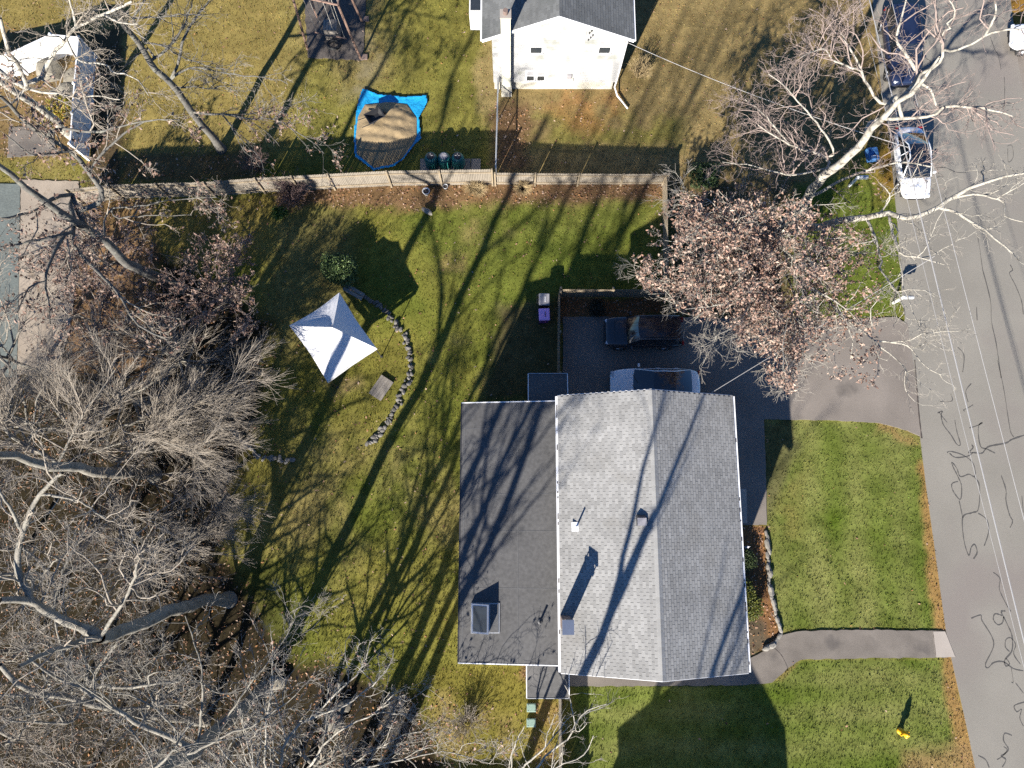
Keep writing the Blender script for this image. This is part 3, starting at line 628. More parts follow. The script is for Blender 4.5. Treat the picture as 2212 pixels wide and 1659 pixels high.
# ------------------------------------------------------------------ fences
def picket_fence(name, label, pts, h0, h1, panel=2.42, mt=None, side=1, group=None, pw=.085, gap=.012, post_h=.1, h_list=None):
    """stockade fence: posts, two rails and pickets per panel; side=+1 puts rails on the left of the run"""
    mt = mt or M['wood_grey']; b = pts[0]; f = thing(name, label, 'fence', (b.x, b.y, 0), 0, group)
    r = random.Random(len(pts) + int(b.x * 10)); total = sum((pts[i + 1] - pts[i]).length for i in range(len(pts) - 1)); done = 0
    for i in range(len(pts) - 1):
        p, q = pts[i], pts[i + 1]; L = (q - p).length; n = max(1, round(L / panel)); d = (q - p) / L; nn = Vector((-d.y, d.x, 0)) * side; ang = math.atan2(d.y, d.x)
        for k in range(n + 1):
            if k == 0 and i > 0: continue
            c = p + d * (L * k / n); hh = h0 + (h1 - h0) * (done + L * k / n) / total
            MB().box(c.x + nn.x * .07, c.y + nn.y * .07, (hh + post_h) / 2 - .05, .1, .1, hh + post_h + .1, ang).build('post', M['wood_tan'], f)
        for k in range(n):
            a = p + d * (L * k / n); e = p + d * (L * (k + 1) / n); ha = h0 + (h1 - h0) * (done + L * k / n) / total; hb = h0 + (h1 - h0) * (done + L * (k + 1) / n) / total
            rails = MB()
            for zf in (.2, .82):
                m_ = (a + e) / 2 + nn * .045; rails.box(m_.x, m_.y, (ha + hb) / 2 * zf, (e - a).length - .1, .04, .09, ang)
            ro = rails.build('panel', M['wood_tan'], f); pk = MB(); s = .05; PL = (e - a).length
            while s < PL - .05:
                hh = ha + (hb - ha) * s / PL + r.uniform(-.015, .015); c = a + d * s; w_ = pw * r.uniform(.9, 1.05)
                x, y = c.x + nn.x * r.uniform(-.004, .004), c.y + nn.y * .0
                pk.box(x, y, hh / 2 - .03, w_, .02, hh - .06, ang); pk.box(x, y, hh - .06 + .03, w_, .02, .06, ang, taper=.45); s += pw + gap
            tag(pk.build('pickets', mt, ro), kind='stuff')
        done += L
    return f
picket_fence('stockade_fence', 'tall weathered stockade fence between the leaf strip and the sand pile', [P(*p) for p in ((181, 438), (267, 428), (467, 423), (573, 415), (724, 407), (846, 401), (1064, 398))], 1.7, 1.85, side=-1)
picket_fence('picket_fence', 'lower weathered picket fence between the back lawn and the white house', [P(*p) for p in ((1070, 398), (1155, 398), (1247, 398), (1340, 398), (1430, 397))], 1.42, 1.22, side=-1)
picket_fence('picket_fence', 'short side run of picket fence under the leafy oak', [P(1431, 400), P(1434, 640)], 1.25, 1.3, mt=M['wood_tan'], side=1)
picket_fence('picket_fence', 'brown picket fence behind the dark parked off-roader', [P(1208, 641), P(1428, 642)], 1.35, 1.35, mt=M['wood_tan'], side=1)
picket_fence('picket_fence', 'fence run between the wheeled bins and the driveway', [P(1205, 646), P(1204, 815)], 1.30, 1.3, mt=M['wood_tan'], side=1)
picket_fence('stockade_fence', 'stockade fence running from the small south entry roof to the boundary', [Vector((2.42, -8.5, 0)), Vector((2.36, -15.3, 0))], 1.8, 1.8, side=1)
picket_fence('stockade_fence', 'boundary stockade fence along the south edge of the yellowed grass', [Vector((2.25, -15.4, 0)), Vector((-10, -15.5, 0))], 1.8, 1.8, side=1)
# white vinyl fence around the pool corner
def vinyl(label, pts, h, panel=2.4):
    b = pts[0]; f = thing('vinyl_fence', label, 'fence', (b.x, b.y, 0))
    for i in range(len(pts) - 1):
        p, q = pts[i], pts[i + 1]; L = (q - p).length; n = max(1, round(L / panel)); d = (q - p) / L; ang = math.atan2(d.y, d.x)
        for k in range(n + 1):
            if k == 0 and i > 0: continue
            c = p + d * (L * k / n); po = MB().box(c.x, c.y, h / 2, .13, .13, h + .1).build('post', M['white'], f)
            MB().box(c.x, c.y, h + .085, .17, .17, .06, taper=.4).build('post_cap', M['trim'], po)
        for k in range(n):
            a = p + d * (L * k / n + .066); e = p + d * (L * (k + 1) / n - .066); m_ = (a + e) / 2; PL = (e - a).length
            pa = MB().box(m_.x, m_.y, h * .5 + .02, PL, .03, h - .2, ang).build('panel', M['white'], f)
            for z in (.1, h - .05): MB().box(m_.x, m_.y, z, PL, .07, .10, ang).build('rail', M['trim'], pa)
vinyl('white vinyl privacy fence around the pool corner', [P(-60, 185), P(60, 160), P(150, 118), P(208, 124), P(200, 220), P(192, 345)], 1.85)
# chain-link fence
f = thing('chain_link_fence', 'galvanised chain-link fence joining the white house to the stockade fence', 'fence', P(1074, 206))
a_, b_ = P(1077, 200), P(1072, 388)
L = (b_ - a_).length; d = (b_ - a_) / L
MB().tube([a_ + Vector((0, 0, 1.35)), b_ + Vector((0, 0, 1.35))], .045, 8).build('top_rail', M['steel'], f)
for k in range(4):
    c = a_ + d * L * k / 3; MB().tube([c, c + Vector((0, 0, 1.42))], .04, 8).build('post', M['steel'], f)
mb = MB(); s = 0
while s < L:
    for sg in (1, -1):
        e0, e1 = s, s + sg * 1.3
        z0, z1 = .03, 1.33
        if 0 <= e1 <= L: mb.tube([a_ + d * e0 + Vector((0, 0, z0)), a_ + d * e1 + Vector((0, 0, z1))], .004, 3, False)
    s += .12
tag(mb.build('wire_mesh', M['steel'], f), kind='stuff')

# ------------------------------------------------------------------ pop-up canopy
zt = 2.15
c4 = [P(625, 703, zt), P(733, 632, zt), P(813, 752, zt), P(707, 825, zt)]; pk_ = P(718, 707, 3.15)
cn = sum(c4, Vector()) / 4
tent = thing('pop_up_canopy', 'white pop-up canopy with a pyramid top standing on the lawn', 'canopy', (cn.x, cn.y, 0))
bm_v, bm_f = [], []; N = 10
for s in range(4):
    A, B = c4[s], c4[(s + 1) % 4]; base = len(bm_v)
    for i in range(N + 1):
        for j in range(N + 1):
            e = A.lerp(B, j / N); e = e - Vector((0, 0, .10 * math.sin(math.pi * j / N))) + (cn - e).normalized() * .07 * math.sin(math.pi * j / N)
            t = i / N; p = e.lerp(pk_, t); p = p - Vector((0, 0, .16 * math.sin(math.pi * t) * (.4 + .6 * math.sin(math.pi * j / N))))
            p.z += .03 * math.sin(7 * i * .4 + 5 * j * .6 + s) * math.sin(math.pi * j / N)
            bm_v.append(p)
    for i in range(N):
        for j in range(N): bm_f.append((base + i * (N + 1) + j, base + i * (N + 1) + j + 1, base + (i + 1) * (N + 1) + j + 1, base + (i + 1) * (N + 1) + j))
MB().add(bm_v, bm_f).build('canopy_top', M['canopy'], tent, smooth=True)
for s in range(4):
    A, B = c4[s], c4[(s + 1) % 4]; vs, fs = [], []
    for j in range(N + 1):
        e = A.lerp(B, j / N); e = e - Vector((0, 0, .10 * math.sin(math.pi * j / N) + .004)) + (cn - e).normalized() * (.07 * math.sin(math.pi * j / N) - .012)
        vs += [e, e - Vector((0, 0, .24 + .015 * math.sin(j * 2.1)))]
        if j: fs.append((2 * j - 2, 2 * j - 1, 2 * j + 1, 2 * j))
    MB().add(vs, fs).build('valance', M['canopy'], tent, smooth=True)
    q_ = A + (cn - A).normalized() * .12
    MB().tube([(q_.x, q_.y, 0), (q_.x, q_.y, zt - .03)], .025, 6).build('leg', M['dark_metal'], tent)
    MB().box(q_.x, q_.y, .01, .12, .12, .02).build('foot_plate', M['dark_metal'], tent)
    MB().tube([(q_.x, q_.y, zt - .06), (pk_.x, pk_.y, pk_.z - .12)], .012, 6).build('roof_strut', M['dark_metal'], tent)

# ------------------------------------------------------------------ cars
def car(label, loc, rz, L, W, H, kind, paint, roof_glass=False, group=None):
    """local frame: +x is the front"""
    c = thing('parked_car', label, 'car', loc, rz, group); hw = W / 2; hl = L / 2
    if kind == 'sedan':
        st = [(-hl, .60, .72, .60), (-hl + .12, .86, .84, .50), (-hl + .6, .97, .95, .30), (-hl * .45, 1, .97, .25), (0, 1, .96, .25), (hl * .35, 1, .93, .25), (hl - 1.0, .985, .85, .28), (hl - .45, .93, .76, .32), (hl - .1, .80, .66, .38), (hl, .60, .56, .42)]
        gw = [(-hl + .55, -hl + 1.55), (hl * .46, hl * .05)]; belt = .93; tw = .66
    else:
        st = [(-hl, .84, .86, .50), (-hl + .1, .95, 1.0, .42), (-hl + .5, 1, 1.04, .36), (-hl * .4, 1, 1.05, .34), (0, 1, 1.05, .34), (hl * .38, 1, 1.05, .34), (hl - .8, .985, 1.02, .36), (hl - .3, .95, .97, .40), (hl - .06, .88, .86, .44), (hl, .80, .70, .48)]
        gw = [(-hl + .12, -hl + .38), (hl * .44, hl * .16)]; belt = 1.03; tw = .74
    vs, fs = [], []
    for x, wf, zt_, zb_ in st:
        w_ = hw * wf; zm = zb_ + (zt_ - zb_) * .5
        prof = [(0, zb_), (w_ * .85, zb_), (w_ * .99, zb_ + .10), (w_, zm), (w_ * .97, zt_ - .08), (w_ * .86, zt_ - .015), (w_ * .45, zt_ + .025), (0, zt_ + .035)]
        ring = [(x, y, z) for y, z in prof] + [(x, -y, z) for y, z in prof[-2:0:-1]]
        vs += ring
    k = 14
    for i in range(len(st) - 1):
        for j in range(k): fs.append((i * k + j, i * k + (j + 1) % k, (i + 1) * k + (j + 1) % k, (i + 1) * k + j))
    fs += [tuple(range(k))[::-1], tuple((len(st) - 1) * k + j for j in range(k))]
    body = MB().add(vs, [f[::-1] for f in fs]).build('body', paint, c, True, smooth=True, sub=2)
    # greenhouse
    (xr0, xr1), (xw0, xw1) = gw; wb = hw * .90; wt = hw * tw
    def glass(name, quad, m=M['car_glass']):
        return MB().add(quad, [(0, 1, 2, 3)]).build(name, m, c, True)
    def bow(x0, x1, z0, z1, w0, w1, name, out, m):
        vv, ff = [], []; NN = 8
        for i, (x, z, w_) in enumerate(((x0, z0, w0), ((x0 + x1) / 2, (z0 + z1) / 2 + .03, (w0 + w1) / 2), (x1, z1, w1))):
            for j in range(NN + 1):
                y = -w_ + 2 * w_ * j / NN; vv.append((x + out * (1 - (y / w_) ** 2), y, z + .025 * (1 - (y / w_) ** 2)))
        for i in range(2):
            for j in range(NN): ff.append((i * (NN + 1) + j, i * (NN + 1) + j + 1, (i + 1) * (NN + 1) + j + 1, (i + 1) * (NN + 1) + j))
        if out < 0: ff = [f[::-1] for f in ff]
        return MB().add(vv, ff).build(name, m, c, True, smooth=True)
    bow(xw0, xw1, belt - .04, H - .03, wb * .97, wt, 'windscreen', .10, M['car_glass'])
    bow(xr0, xr1, belt - .02, H - .03, wb * .95, wt, 'rear_window', -.07, M['car_glass'])
    # roof skin
    vv, ff = [], []; NX_, NY_ = 8, 8
    for i in range(NX_ + 1):
        t = i / NX_; x = xr1 + (xw1 - xr1) * t
        for j in range(NY_ + 1):
            y = -wt + 2 * wt * j / NY_; e = (1 - (y / wt) ** 2); ox = (.10 * e * t - .07 * e * (1 - t))
            vv.append((x + ox, y, H - .03 + .025 * e + .05 * math.sin(math.pi * t) * (.6 + .4 * e)))
    for i in range(NX_):
        for j in range(NY_): ff.append((i * (NY_ + 1) + j, (i + 1) * (NY_ + 1) + j, (i + 1) * (NY_ + 1) + j + 1, i * (NY_ + 1) + j + 1))
    MB().add(vv, ff).build('roof', M['car_glass'] if roof_glass else paint, c, True, smooth=True)
    for s in (1, -1):
        xm_ = (xw1 + xr1) / 2
        q1 = [(xw0 - .05, s * wb, belt - .03), (xm_ + .03, s * wb, belt - .03), (xm_ + .03, s * wt * 1.01, H - .02), (xw1 - .02, s * wt * 1.01, H - .04)]
        q2 = [(xm_ - .03, s * wb, belt - .03), (xr0 + .12, s * wb, belt - .03), (xr1 + .05, s * wt * 1.01, H - .04), (xm_ - .03, s * wt * 1.01, H - .02)]
        glass('side_window', q1 if s < 0 else q1[::-1]); glass('side_window', q2 if s < 0 else q2[::-1])
        MB().tube([(xw0, s * wb * .985, belt - .05), (xw1, s * wt * 1.0, H - .03), (xm_, s * wt * 1.01, H + .02), (xr1, s * wt, H - .03), (xr0, s * wb * .97, belt - .04)], .04, 6).build('roof_pillar', paint, c, True, smooth=True)
        MB().tube([(xm_, s * wb * 1.0, belt - .05), (xm_, s * wt * 1.01, H)], .035, 6).build('door_pillar', paint, c, True)
        mi = MB().box(xw0 - .22, s * (hw + .09), belt + .04, .12, .20, .13).build('wing_mirror', paint, c, True, bevel=.03)
        hd = MB().box(hl - .16, s * hw * .62, .64 if kind == 'sedan' else .80, .16, .34, .13, rz=-s * .35).build('headlight', M['lamp_clear'], c, True, bevel=.02)
        MB().box(-hl + .06, s * hw * .74, .74 if kind == 'sedan' else .9, .10, .26, .15 if kind == 'sedan' else .3).build('tail_light', M['lamp_red'], c, True, bevel=.02)
        for x in (xm_ + .25, xm_ - .75): MB().box(x, s * (hw * .985), belt - .15, .2, .03, .035).build('door_handle', paint, c, True)
        r_ = .33 if kind == 'sedan' else .37
        for x in (hl - .88, -hl + .92):
            ty = MB(); n_ = 20
            prof = [(.6, -.5), (.95, -.5), (1, -.3), (1, .3), (.95, .5), (.6, .5)]
            vv = [(x + r_ * q * math.cos(2 * math.pi * j / n_), s * (hw - .12) + .22 * yy, r_ + r_ * q * math.sin(2 * math.pi * j / n_)) for q, yy in prof for j in range(n_)]
            ff = [(i * n_ + j, i * n_ + (j + 1) % n_, (i + 1) * n_ + (j + 1) % n_, (i + 1) * n_ + j) for i in range(5) for j in range(n_)]
            wh = ty.add(vv, ff).build('wheel', M['tyre'], c, True, smooth=True)
            rm = MB(); y_ = s * (hw - .035)
            for a5 in range(5):
                a = a5 * 2 * math.pi / 5; rm.tube([(x, y_, r_), (x + r_ * .62 * math.cos(a), y_, r_ + r_ * .62 * math.sin(a))], .035, 5)
            rm.build('rim', M['rim'], wh, True)
            MB().tube([(x, s * (hw - .20), r_), (x, s * (hw - .06), r_)], r_ * .62, 16).build('hub', M['dark_metal'], wh, True)
    MB().b2(-hl + .3, hl - .3, -hw * .8, hw * .8, .18, .40).build('underbody', M['under'], c, True)
    MB().box(hl - .02, 0, .48, .05, W * .5, .16).build('grille', M['black'], c, True, bevel=.015)
    MB().box(-hl + .0, 0, .62 if kind == 'sedan' else .75, .03, .5, .13).build('number_plate', M['blind'], c, True)
    MB().tube([(xw0 + .13, .05, belt - .01), (xw0 - .12, .55, belt + .14)], .012, 4).build('wiper', M['black'], c, True)
    MB().tube([(xw0 + .13, -.55, belt - .01), (xw0 - .12, -.05, belt + .14)], .012, 4).build('wiper', M['black'], c, True)
    if kind == 'suv':
        for s in (1, -1):
            MB().tube([(xw1 - .25, s * wt * .86, H + .02), (xw1 - .35, s * wt * .86, H + .09), (xr1 + .25, s * wt * .86, H + .09), (xr1 + .12, s * wt * .86, H + .02)], .02, 6).build('roof_rail', M['dark_metal'], c, True)
        for x in (.1, .7): MB().box(hl - .45 - x * .9, 0, 1.075, .012, W * .7, .008).build('bonnet_line', M['under'], c, True)
    else:
        MB().box(hl - 1.45, 0, belt - .045, .012, W * .74, .012).build('bonnet_line', M['under'], c, True)
    return c
def flat(p): return (p.x, p.y, .022)
car('black boxy off-roader with roof rails parked beside the white glass-roofed car', flat(P(1388, 720, .5)), math.pi, 4.35, 1.78, 1.72, 'suv', M['paint_black'])
car('white saloon with a full glass roof parked against the house', flat(P(1415, 832, .7)), math.pi - .01, 4.95, 1.92, 1.44, 'sedan', M['paint_white'], True)
d_ = (P(1905, 200) - P(1934, 430)); ra = math.atan2(d_.y, d_.x)
car('white car parked on the street under the bare branches', flat(P(1970, 352, .6)), ra + math.pi, 4.45, 1.82, 1.5, 'sedan', M['paint_white'], True)
car('dark navy people carrier parked on the street behind the white car', flat(P(1945, 105, .6)), ra + math.pi, 5.0, 1.92, 1.72, 'suv', M['paint_navy'])
car('pale car at the driveway mouth across the street', flat(P(2262, 88, .6)), math.pi * .95, 4.5, 1.8, 1.45, 'sedan', M['paint_white'])

# ------------------------------------------------------------------ yard things
def wheelie(label, loc, body, lid, rz, open_=0):
    b = thing('wheeled_bin', label, 'bin', loc, rz, None); mb = MB().box(0, 0, .50, .50, .56, .9, taper=1.0)
    mb = MB(); mb.hull([(-.22, -.25, .06), (.22, -.25, .06), (.22, .25, .06), (-.22, .25, .06)], [(-.29, -.33, .95), (.29, -.33, .95), (.29, .33, .95), (-.29, .33, .95)]); mb.build('body', body, b, True, bevel=.03)
    l_ = MB().hull([(-.32, -.36, .952), (.32, -.36, .952), (.32, .36, .952), (-.32, .36, .952)], [(-.27, -.32, 1.04), (.28, -.32, 1.02), (.28, .32, 1.02), (-.27, .32, 1.04)]).build('lid', lid, b, True, bevel=.03)
    MB().box(.05, 0, 1.043, .04, .30, .03).build('lid_ridge', M['black'] if lid is M['pink'] else M['trim'], l_, True)
    MB().tube([(-.40, -.26, .95), (-.40, .26, .95)], .02, 6).build('handle', M['black'], b, True)
    for y in (-.24, 0, .24): MB().box(-.36, y, .95, .12, .05, .06).build('hinge', M['black'], b, True)
    for y in (-.26, .26): MB().tube([(-.24, y - .03, .1), (-.24, y + .03, .1)], .1, 12).build('wheel', M['tyre'], b, True)
wheelie('grey-lidded wheeled rubbish bin beside the fence', flat(P(1174, 658)), M['dark_metal'], M['grey_lid'], 0)
wheelie('pink-lidded purple wheeled bin beside the fence', flat(P(1174, 690)), M['purple'], M['pink'], 0.04)
# barrels
pal = thing('pallet', 'timber base under the three teal barrels', 'pallet', P(965, 360))
for k in range(6):
    p = P(918 + k * 22, 366); MB().box(p.x, p.y + .2, .06, .56, .9, .05).build('plank', M['plank'], pal)
for k in range(2):
    p, q_ = P(908, 358 + k * 10), P(1038, 358 + k * 10); MB().b2(p.x, q_.x, p.y - .02, p.y + .06, 0, .034).build('runner', M['plank'], pal)
for k, (u, lb) in enumerate(((934, 'teal barrel with a black lid, on the end over bare planks'), (962, 'teal barrel with a grey-topped lid, between two others'), (991, 'teal barrel with a slotted black lid, nearest the chain-link fence'))):
    p = P(u, 366); p.y += .25; b = thing('barrel', lb, 'barrel', (p.x, p.y, .085), 0, 'barrels on the timber base')
    MB().lathe(0, 0, [(.30, 0), (.37, .06), (.38, .45), (.37, .80), (.33, .92), (.24, 1.0), (.20, 1.02)], 24).build('body', M['teal'], b, True, smooth=True)
    for z in (.25, .6): MB().lathe(0, 0, [(.378, z), (.392, z + .02), (.378, z + .04)], 24).build('hoop', M['teal'], b, True)
    l_ = MB().lathe(0, 0, [(.22, 1.021), (.22, 1.08), (.17, 1.11)], 18).build('lid', M['grey_lid'] if k == 1 else M['black'], b, True)
    for a in range(4 if k == 2 else 2): MB().box(.0 + .09 * math.cos(a * 1.57), .09 * math.sin(a * 1.57), 1.12, .1, .03, .02, a * 1.57).build('lid_rib', M['grey_lid'], l_, True)
# tarp with sand
TP = [cr('B', *p) for p in ((970, 740), (1100, 790), (1300, 812), (1502, 800), (1508, 860), (1440, 985), (1455, 1165), (1400, 1215), (1310, 1330), (1230, 1390), (1060, 1425), (905, 1310), (898, 1150), (915, 950), (940, 830))]
tw = np.array([(P(*p).x, P(*p).y) for p in TP]); tx0, ty0 = tw.min(0); tx1, ty1 = tw.max(0)
XX, YY = np.meshgrid(np.arange(tx0, tx1, .06), np.arange(ty0, ty1, .06))
sd = sdist(XX, YY, [tuple(q) for q in tw])
ZZ = .03 + .10 * np.clip(fbm(XX * 1.0 + YY * .4, YY * .3, .5, 5) - .35, 0, 1) + .05 * np.exp(-(sd / .12) ** 2)
def grid_mesh(name, XX, YY, ZZ, keep, m, parent=None, smooth=True):
    id_ = np.arange(XX.size).reshape(XX.shape); F_ = np.stack([id_[:-1, :-1], id_[:-1, 1:], id_[1:, 1:], id_[1:, :-1]], -1)
    kk = keep[:-1, :-1] & keep[1:, 1:] & keep[:-1, 1:] & keep[1:, :-1]; F_ = F_[kk]
    used = np.unique(F_); rem = -np.ones(XX.size, int); rem[used] = np.arange(len(used))
    V = np.stack([XX, YY, ZZ], -1).reshape(-1, 3)[used]
    if parent is not None: V = V - np.array(parent.location)
    return link(name, np_mesh(name, V, rem[F_], None, smooth), m, parent)
tp = grid_mesh('tarpaulin', XX, YY, ZZ, sd < .03, M['tarp']); tag(tp, 'crumpled blue tarpaulin spread under the sand', 'tarpaulin')
so_ = tp.modifiers.new('thick', 'SOLIDIFY'); so_.thickness = .012
SP = [cr('B', *p) for p in ((990, 872), (1200, 852), (1340, 868), (1425, 985), (1425, 1120), (1390, 1205), (1300, 1325), (1215, 1375), (1060, 1405), (1010, 1360), (915, 1290), (908, 1150), (925, 980))]
sw = [(P(*p).x, P(*p).y) for p in SP]; sds = sdist(XX, YY, sw)
Zs = .06 + .45 * (1 - np.exp(np.minimum(sds, 0) / .9)) + .14 * (fbm(XX, YY, .55, 8) - .5) * np.clip(-sds * 3, 0, 1) + .05 * np.sin(YY * 9 + XX * 2) * np.clip(-sds, 0, 1) * .5 - np.where(sds > 0, .06, 0)
sp = grid_mesh('sand_pile', XX, YY, Zs, sds < .06, M['sand']); tag(sp, 'low heap of brown sand on the blue tarpaulin', 'sand pile')
p = P(*cr('B', 1075, 985), .5); wb = thing('wheelbarrow', 'black wheelbarrow tipped on the sand heap', 'wheelbarrow', (p.x, p.y, .42), .55)
o0 = [(-.3, -.2, .12), (.3, -.2, .12), (.3, .2, .12), (-.3, .2, .12)]; o1 = [(-.52, -.36, .42), (.5, -.36, .38), (.5, .36, .38), (-.52, .36, .42)]
i1 = [(-.47, -.32, .42), (.45, -.32, .38), (.45, .32, .38), (-.47, .32, .42)]; i0 = [(-.27, -.17, .15), (.27, -.17, .15), (.27, .17, .15), (-.27, .17, .15)]
MB().add(o0 + o1 + i1 + i0, [(3, 2, 1, 0)] + [(i, (i + 1) % 4, 4 + (i + 1) % 4, 4 + i) for i in range(4)] + [(4 + i, 4 + (i + 1) % 4, 8 + (i + 1) % 4, 8 + i) for i in range(4)] + [(8 + i, 8 + (i + 1) % 4, 12 + (i + 1) % 4, 12 + i) for i in range(4)] + [(12, 13, 14, 15)]).build('tray', M['black'], wb, True)
MB().tube([(-.52, -.36, .42), (.5, -.36, .38), (.5, .36, .38), (-.52, .36, .42), (-.52, -.36, .42)], .018, 6).build('tray_rim', M['dark_metal'], wb, True)
for y in (-.25, .25):
    MB().tube([(.55, y * .3, .05), (-.2, y, .15), (-1.0, y * 1.1, .34)], .025, 6).build('handle', M['dark_metal'], wb, True)
    MB().tube([(-.25, y, .14), (-.35, y, -.05)], .02, 6).build('leg', M['dark_metal'], wb, True)
MB().tube([(.55, -.04, .06), (.55, .04, .06)], .17, 14).build('wheel', M['tyre'], wb, True)
# playset
ps = thing('playset', 'wooden swing frame with ropes, plank box and black tyre swing', 'playset', P(722, 60))
fe = [P(664, 106), P(779, 127), P(684, 37), P(782, 46)]
hz = 4.3; tops = []
for k, p in enumerate(fe):
    ins_ = Vector((.35 if k % 2 == 0 else -.35, .25 if k < 2 else -.25, hz)); q_ = p + ins_; tops.append(q_)
    MB().tube([p - Vector((0, 0, .05)), q_], .07, 6).build('leg', M['wood_red'], ps)
for a, b in ((0, 1), (2, 3), (0, 2), (1, 3)): MB().tube([tops[a], tops[b]], .06, 6).build('beam', M['wood_red'], ps)
mid = lambda i, j, t: tops[i].lerp(tops[j], t)
for k, t in enumerate((.08, .22, .55, .78)):
    for dy in (.3, .7):
        q_ = mid(0, 1, t).lerp(mid(2, 3, t), dy); MB().tube([q_, (q_.x, q_.y, .55)], .014, 5).build('rope', M['rope'], ps)
for t0, t1 in ((.04, .26), (.5, .83)):
    a = mid(0, 1, t0).lerp(mid(2, 3, t0), .3); b = mid(0, 1, t1).lerp(mid(2, 3, t1), .3)
    MB().tube([(a.x, a.y, .55), (b.x, b.y, .55)], .045, 6).build('swing_bar', M['wood_red'], ps)
p = P(722, 98, .35); ti = MB(); vv = []; n_ = 18; k_ = 8
for i in range(n_):
    for j in range(k_):
        a, b = 2 * math.pi * i / n_, 2 * math.pi * j / k_; rr = .36 + .11 * math.cos(b); vv.append((p.x + rr * math.cos(a), p.y + rr * math.sin(a) * .8, .42 + .11 * math.sin(b)))
ti.add(vv, [(i * k_ + j, ((i + 1) % n_) * k_ + j, ((i + 1) % n_) * k_ + (j + 1) % k_, i * k_ + (j + 1) % k_) for i in range(n_) for j in range(k_)]).build('tyre_swing', M['tyre'], ps, smooth=True)
p = P(721, 76)
bx = MB().box(p.x, p.y, .45, .85, .7, .9).build('plank_box', M['plank'], ps)
for k in range(5): MB().box(p.x - .34 + k * .17, p.y, .915, .15, .74, .03).build('plank', M['plank'], bx)
for (u, v) in ((790, 42), (787, 124)): 
    p = P(u, v); MB().box(p.x, p.y, .04, .4, .35, .08).build('foot_block', M['brick'], ps)
sheet('mulch_pad', [(655, -20), (790, -20), (785, 130), (665, 125)], .012, M['mulch'], 'dark mulch under the swing frame', .05)

# stone rows
def rock(r, sx, sy, sz):
    me = bmesh.new(); bmesh.ops.create_icosphere(me, subdivisions=2, radius=1.0)
    ax = [Vector((r.gauss(0, 1), r.gauss(0, 1), r.gauss(0, 1))).normalized() for _ in range(7)]
    for v in me.verts:
        p = v.co.copy()
        for a in ax:
            d = p.dot(a)
            if d > .72: p -= a * (d - .72)
        v.co = Vector((p.x * sx, p.y * sy, p.z * sz)) * (1 + r.uniform(-.03, .03))
    m_ = bpy.data.meshes.new('stone'); me.to_mesh(m_); me.free(); return m_
rk = random.Random(5); ROCKS = [rock(rk, 1, rk.uniform(.65, .95), rk.uniform(.5, .8)) for _ in range(10)]
def stone_row(label, pix_pts, size, n, m, width=.12, block=False):
    pts = [P(*p) for p in pix_pts]; t = thing('stone_border', label, 'stone border', (pts[0].x, pts[0].y, 0))
    seg = [(pts[i + 1] - pts[i]).length for i in range(len(pts) - 1)]; T = sum(seg)
    for k in range(n):
        s = T * (k + .5) / n; i = 0
        while s > seg[i] and i < len(seg) - 1: s -= seg[i]; i += 1
        p = pts[i].lerp(pts[i + 1], s / seg[i]); me = ROCKS[rk.randrange(10)].copy(); me.materials.append(m)
        o = link('stone', me, m, t); q = size * rk.uniform(.7, 1.35)
        o.location = (p.x + rk.gauss(0, width) - pts[0].x, p.y + rk.gauss(0, width * .6) - pts[0].y, q * .30)
        o.rotation_euler = (rk.uniform(-.3, .3), rk.uniform(-.3, .3), rk.uniform(0, 6.3)); o.scale = (q, q, q)
        if block: d_ = pts[i + 1] - pts[i]; o.rotation_euler = (0, 0, math.atan2(d_.y, d_.x)); o.scale = (q * 1.15, q * .75, q * .8)
    return t
stone_row('curved row of grey field stones ending on the open lawn', [cr('F', 830, 970), cr('F', 920, 1020), cr('F', 985, 1080), cr('F', 1060, 1160), cr('F', 1150, 1290), cr('F', 1200, 1420), cr('b', 1215, 30), cr('b', 1205, 150), cr('b', 1150, 250), cr('b', 1110, 350), cr('b', 1030, 490), cr('b', 950, 610), cr('b', 870, 710)], .135, 110, M['stone'], .085)
stone_row('pale stone row emerging from under the bare twigs', [(495, 925), cr('a', 2010, 510), cr('a', 2100, 590), cr('a', 2180, 650), cr('b', 80, 815), cr('b', 160, 835), cr('b', 230, 830)], .15, 42, M['pale_stone'], .09)
stone_row('pale stone edging round the leafy front bed', [(1655, 1145), (1660, 1200), (1661, 1250), (1667, 1290), (1676, 1330), (1686, 1368), (1672, 1390), (1652, 1402)], .24, 22, M['pale_stone'], .03, True)
# boulders in the pool corner
for k, (u, v, s, lb) in enumerate(((110, 160, .9, 'large mossy boulder against the white fence'), (160, 170, .75, 'flat boulder beside the white fence corner'), (150, 200, .6, 'small boulder between the large ones and the yellow shrub'), (122, 205, .5, 'rounded low boulder in the pool corner bed'))):
    p = P(u, v); me = ROCKS[k].copy(); me.materials.append(M['boulder']); o = link('boulder', me, M['boulder']); o.location = (p.x, p.y, s * .3); o.scale = (s, s, s); o.rotation_euler = (0, 0, k * 1.3); tag(o, lb, 'boulder')
for k, (u, v, s_, lb) in enumerate(((601, 1474, .55, 'grey boulder at the south-west lawn edge'), (723, 1553, .7, 'brown boulder under the arching pale limbs'), (745, 1526, .5, 'smaller boulder touching the brown one'))):
    p = P(u, v); me = ROCKS[k + 4].copy(); me.materials.append(M['boulder']); o = link('boulder', me, M['boulder']); o.location = (p.x, p.y, s_ * .3); o.scale = (s_, s_, s_); o.rotation_euler = (0, 0, k * 1.9); tag(o, lb, 'boulder')
p = P(923, 458); me = ROCKS[2].copy(); me.materials.append(M['pale_stone']); o = link('garden_stone', me, M['pale_stone']); o.location = (p.x, p.y, .16); o.scale = (.42, .22, .26); o.rotation_euler = (0, 0, -.6); tag(o, 'long pale stone lying on the back lawn', 'stone')
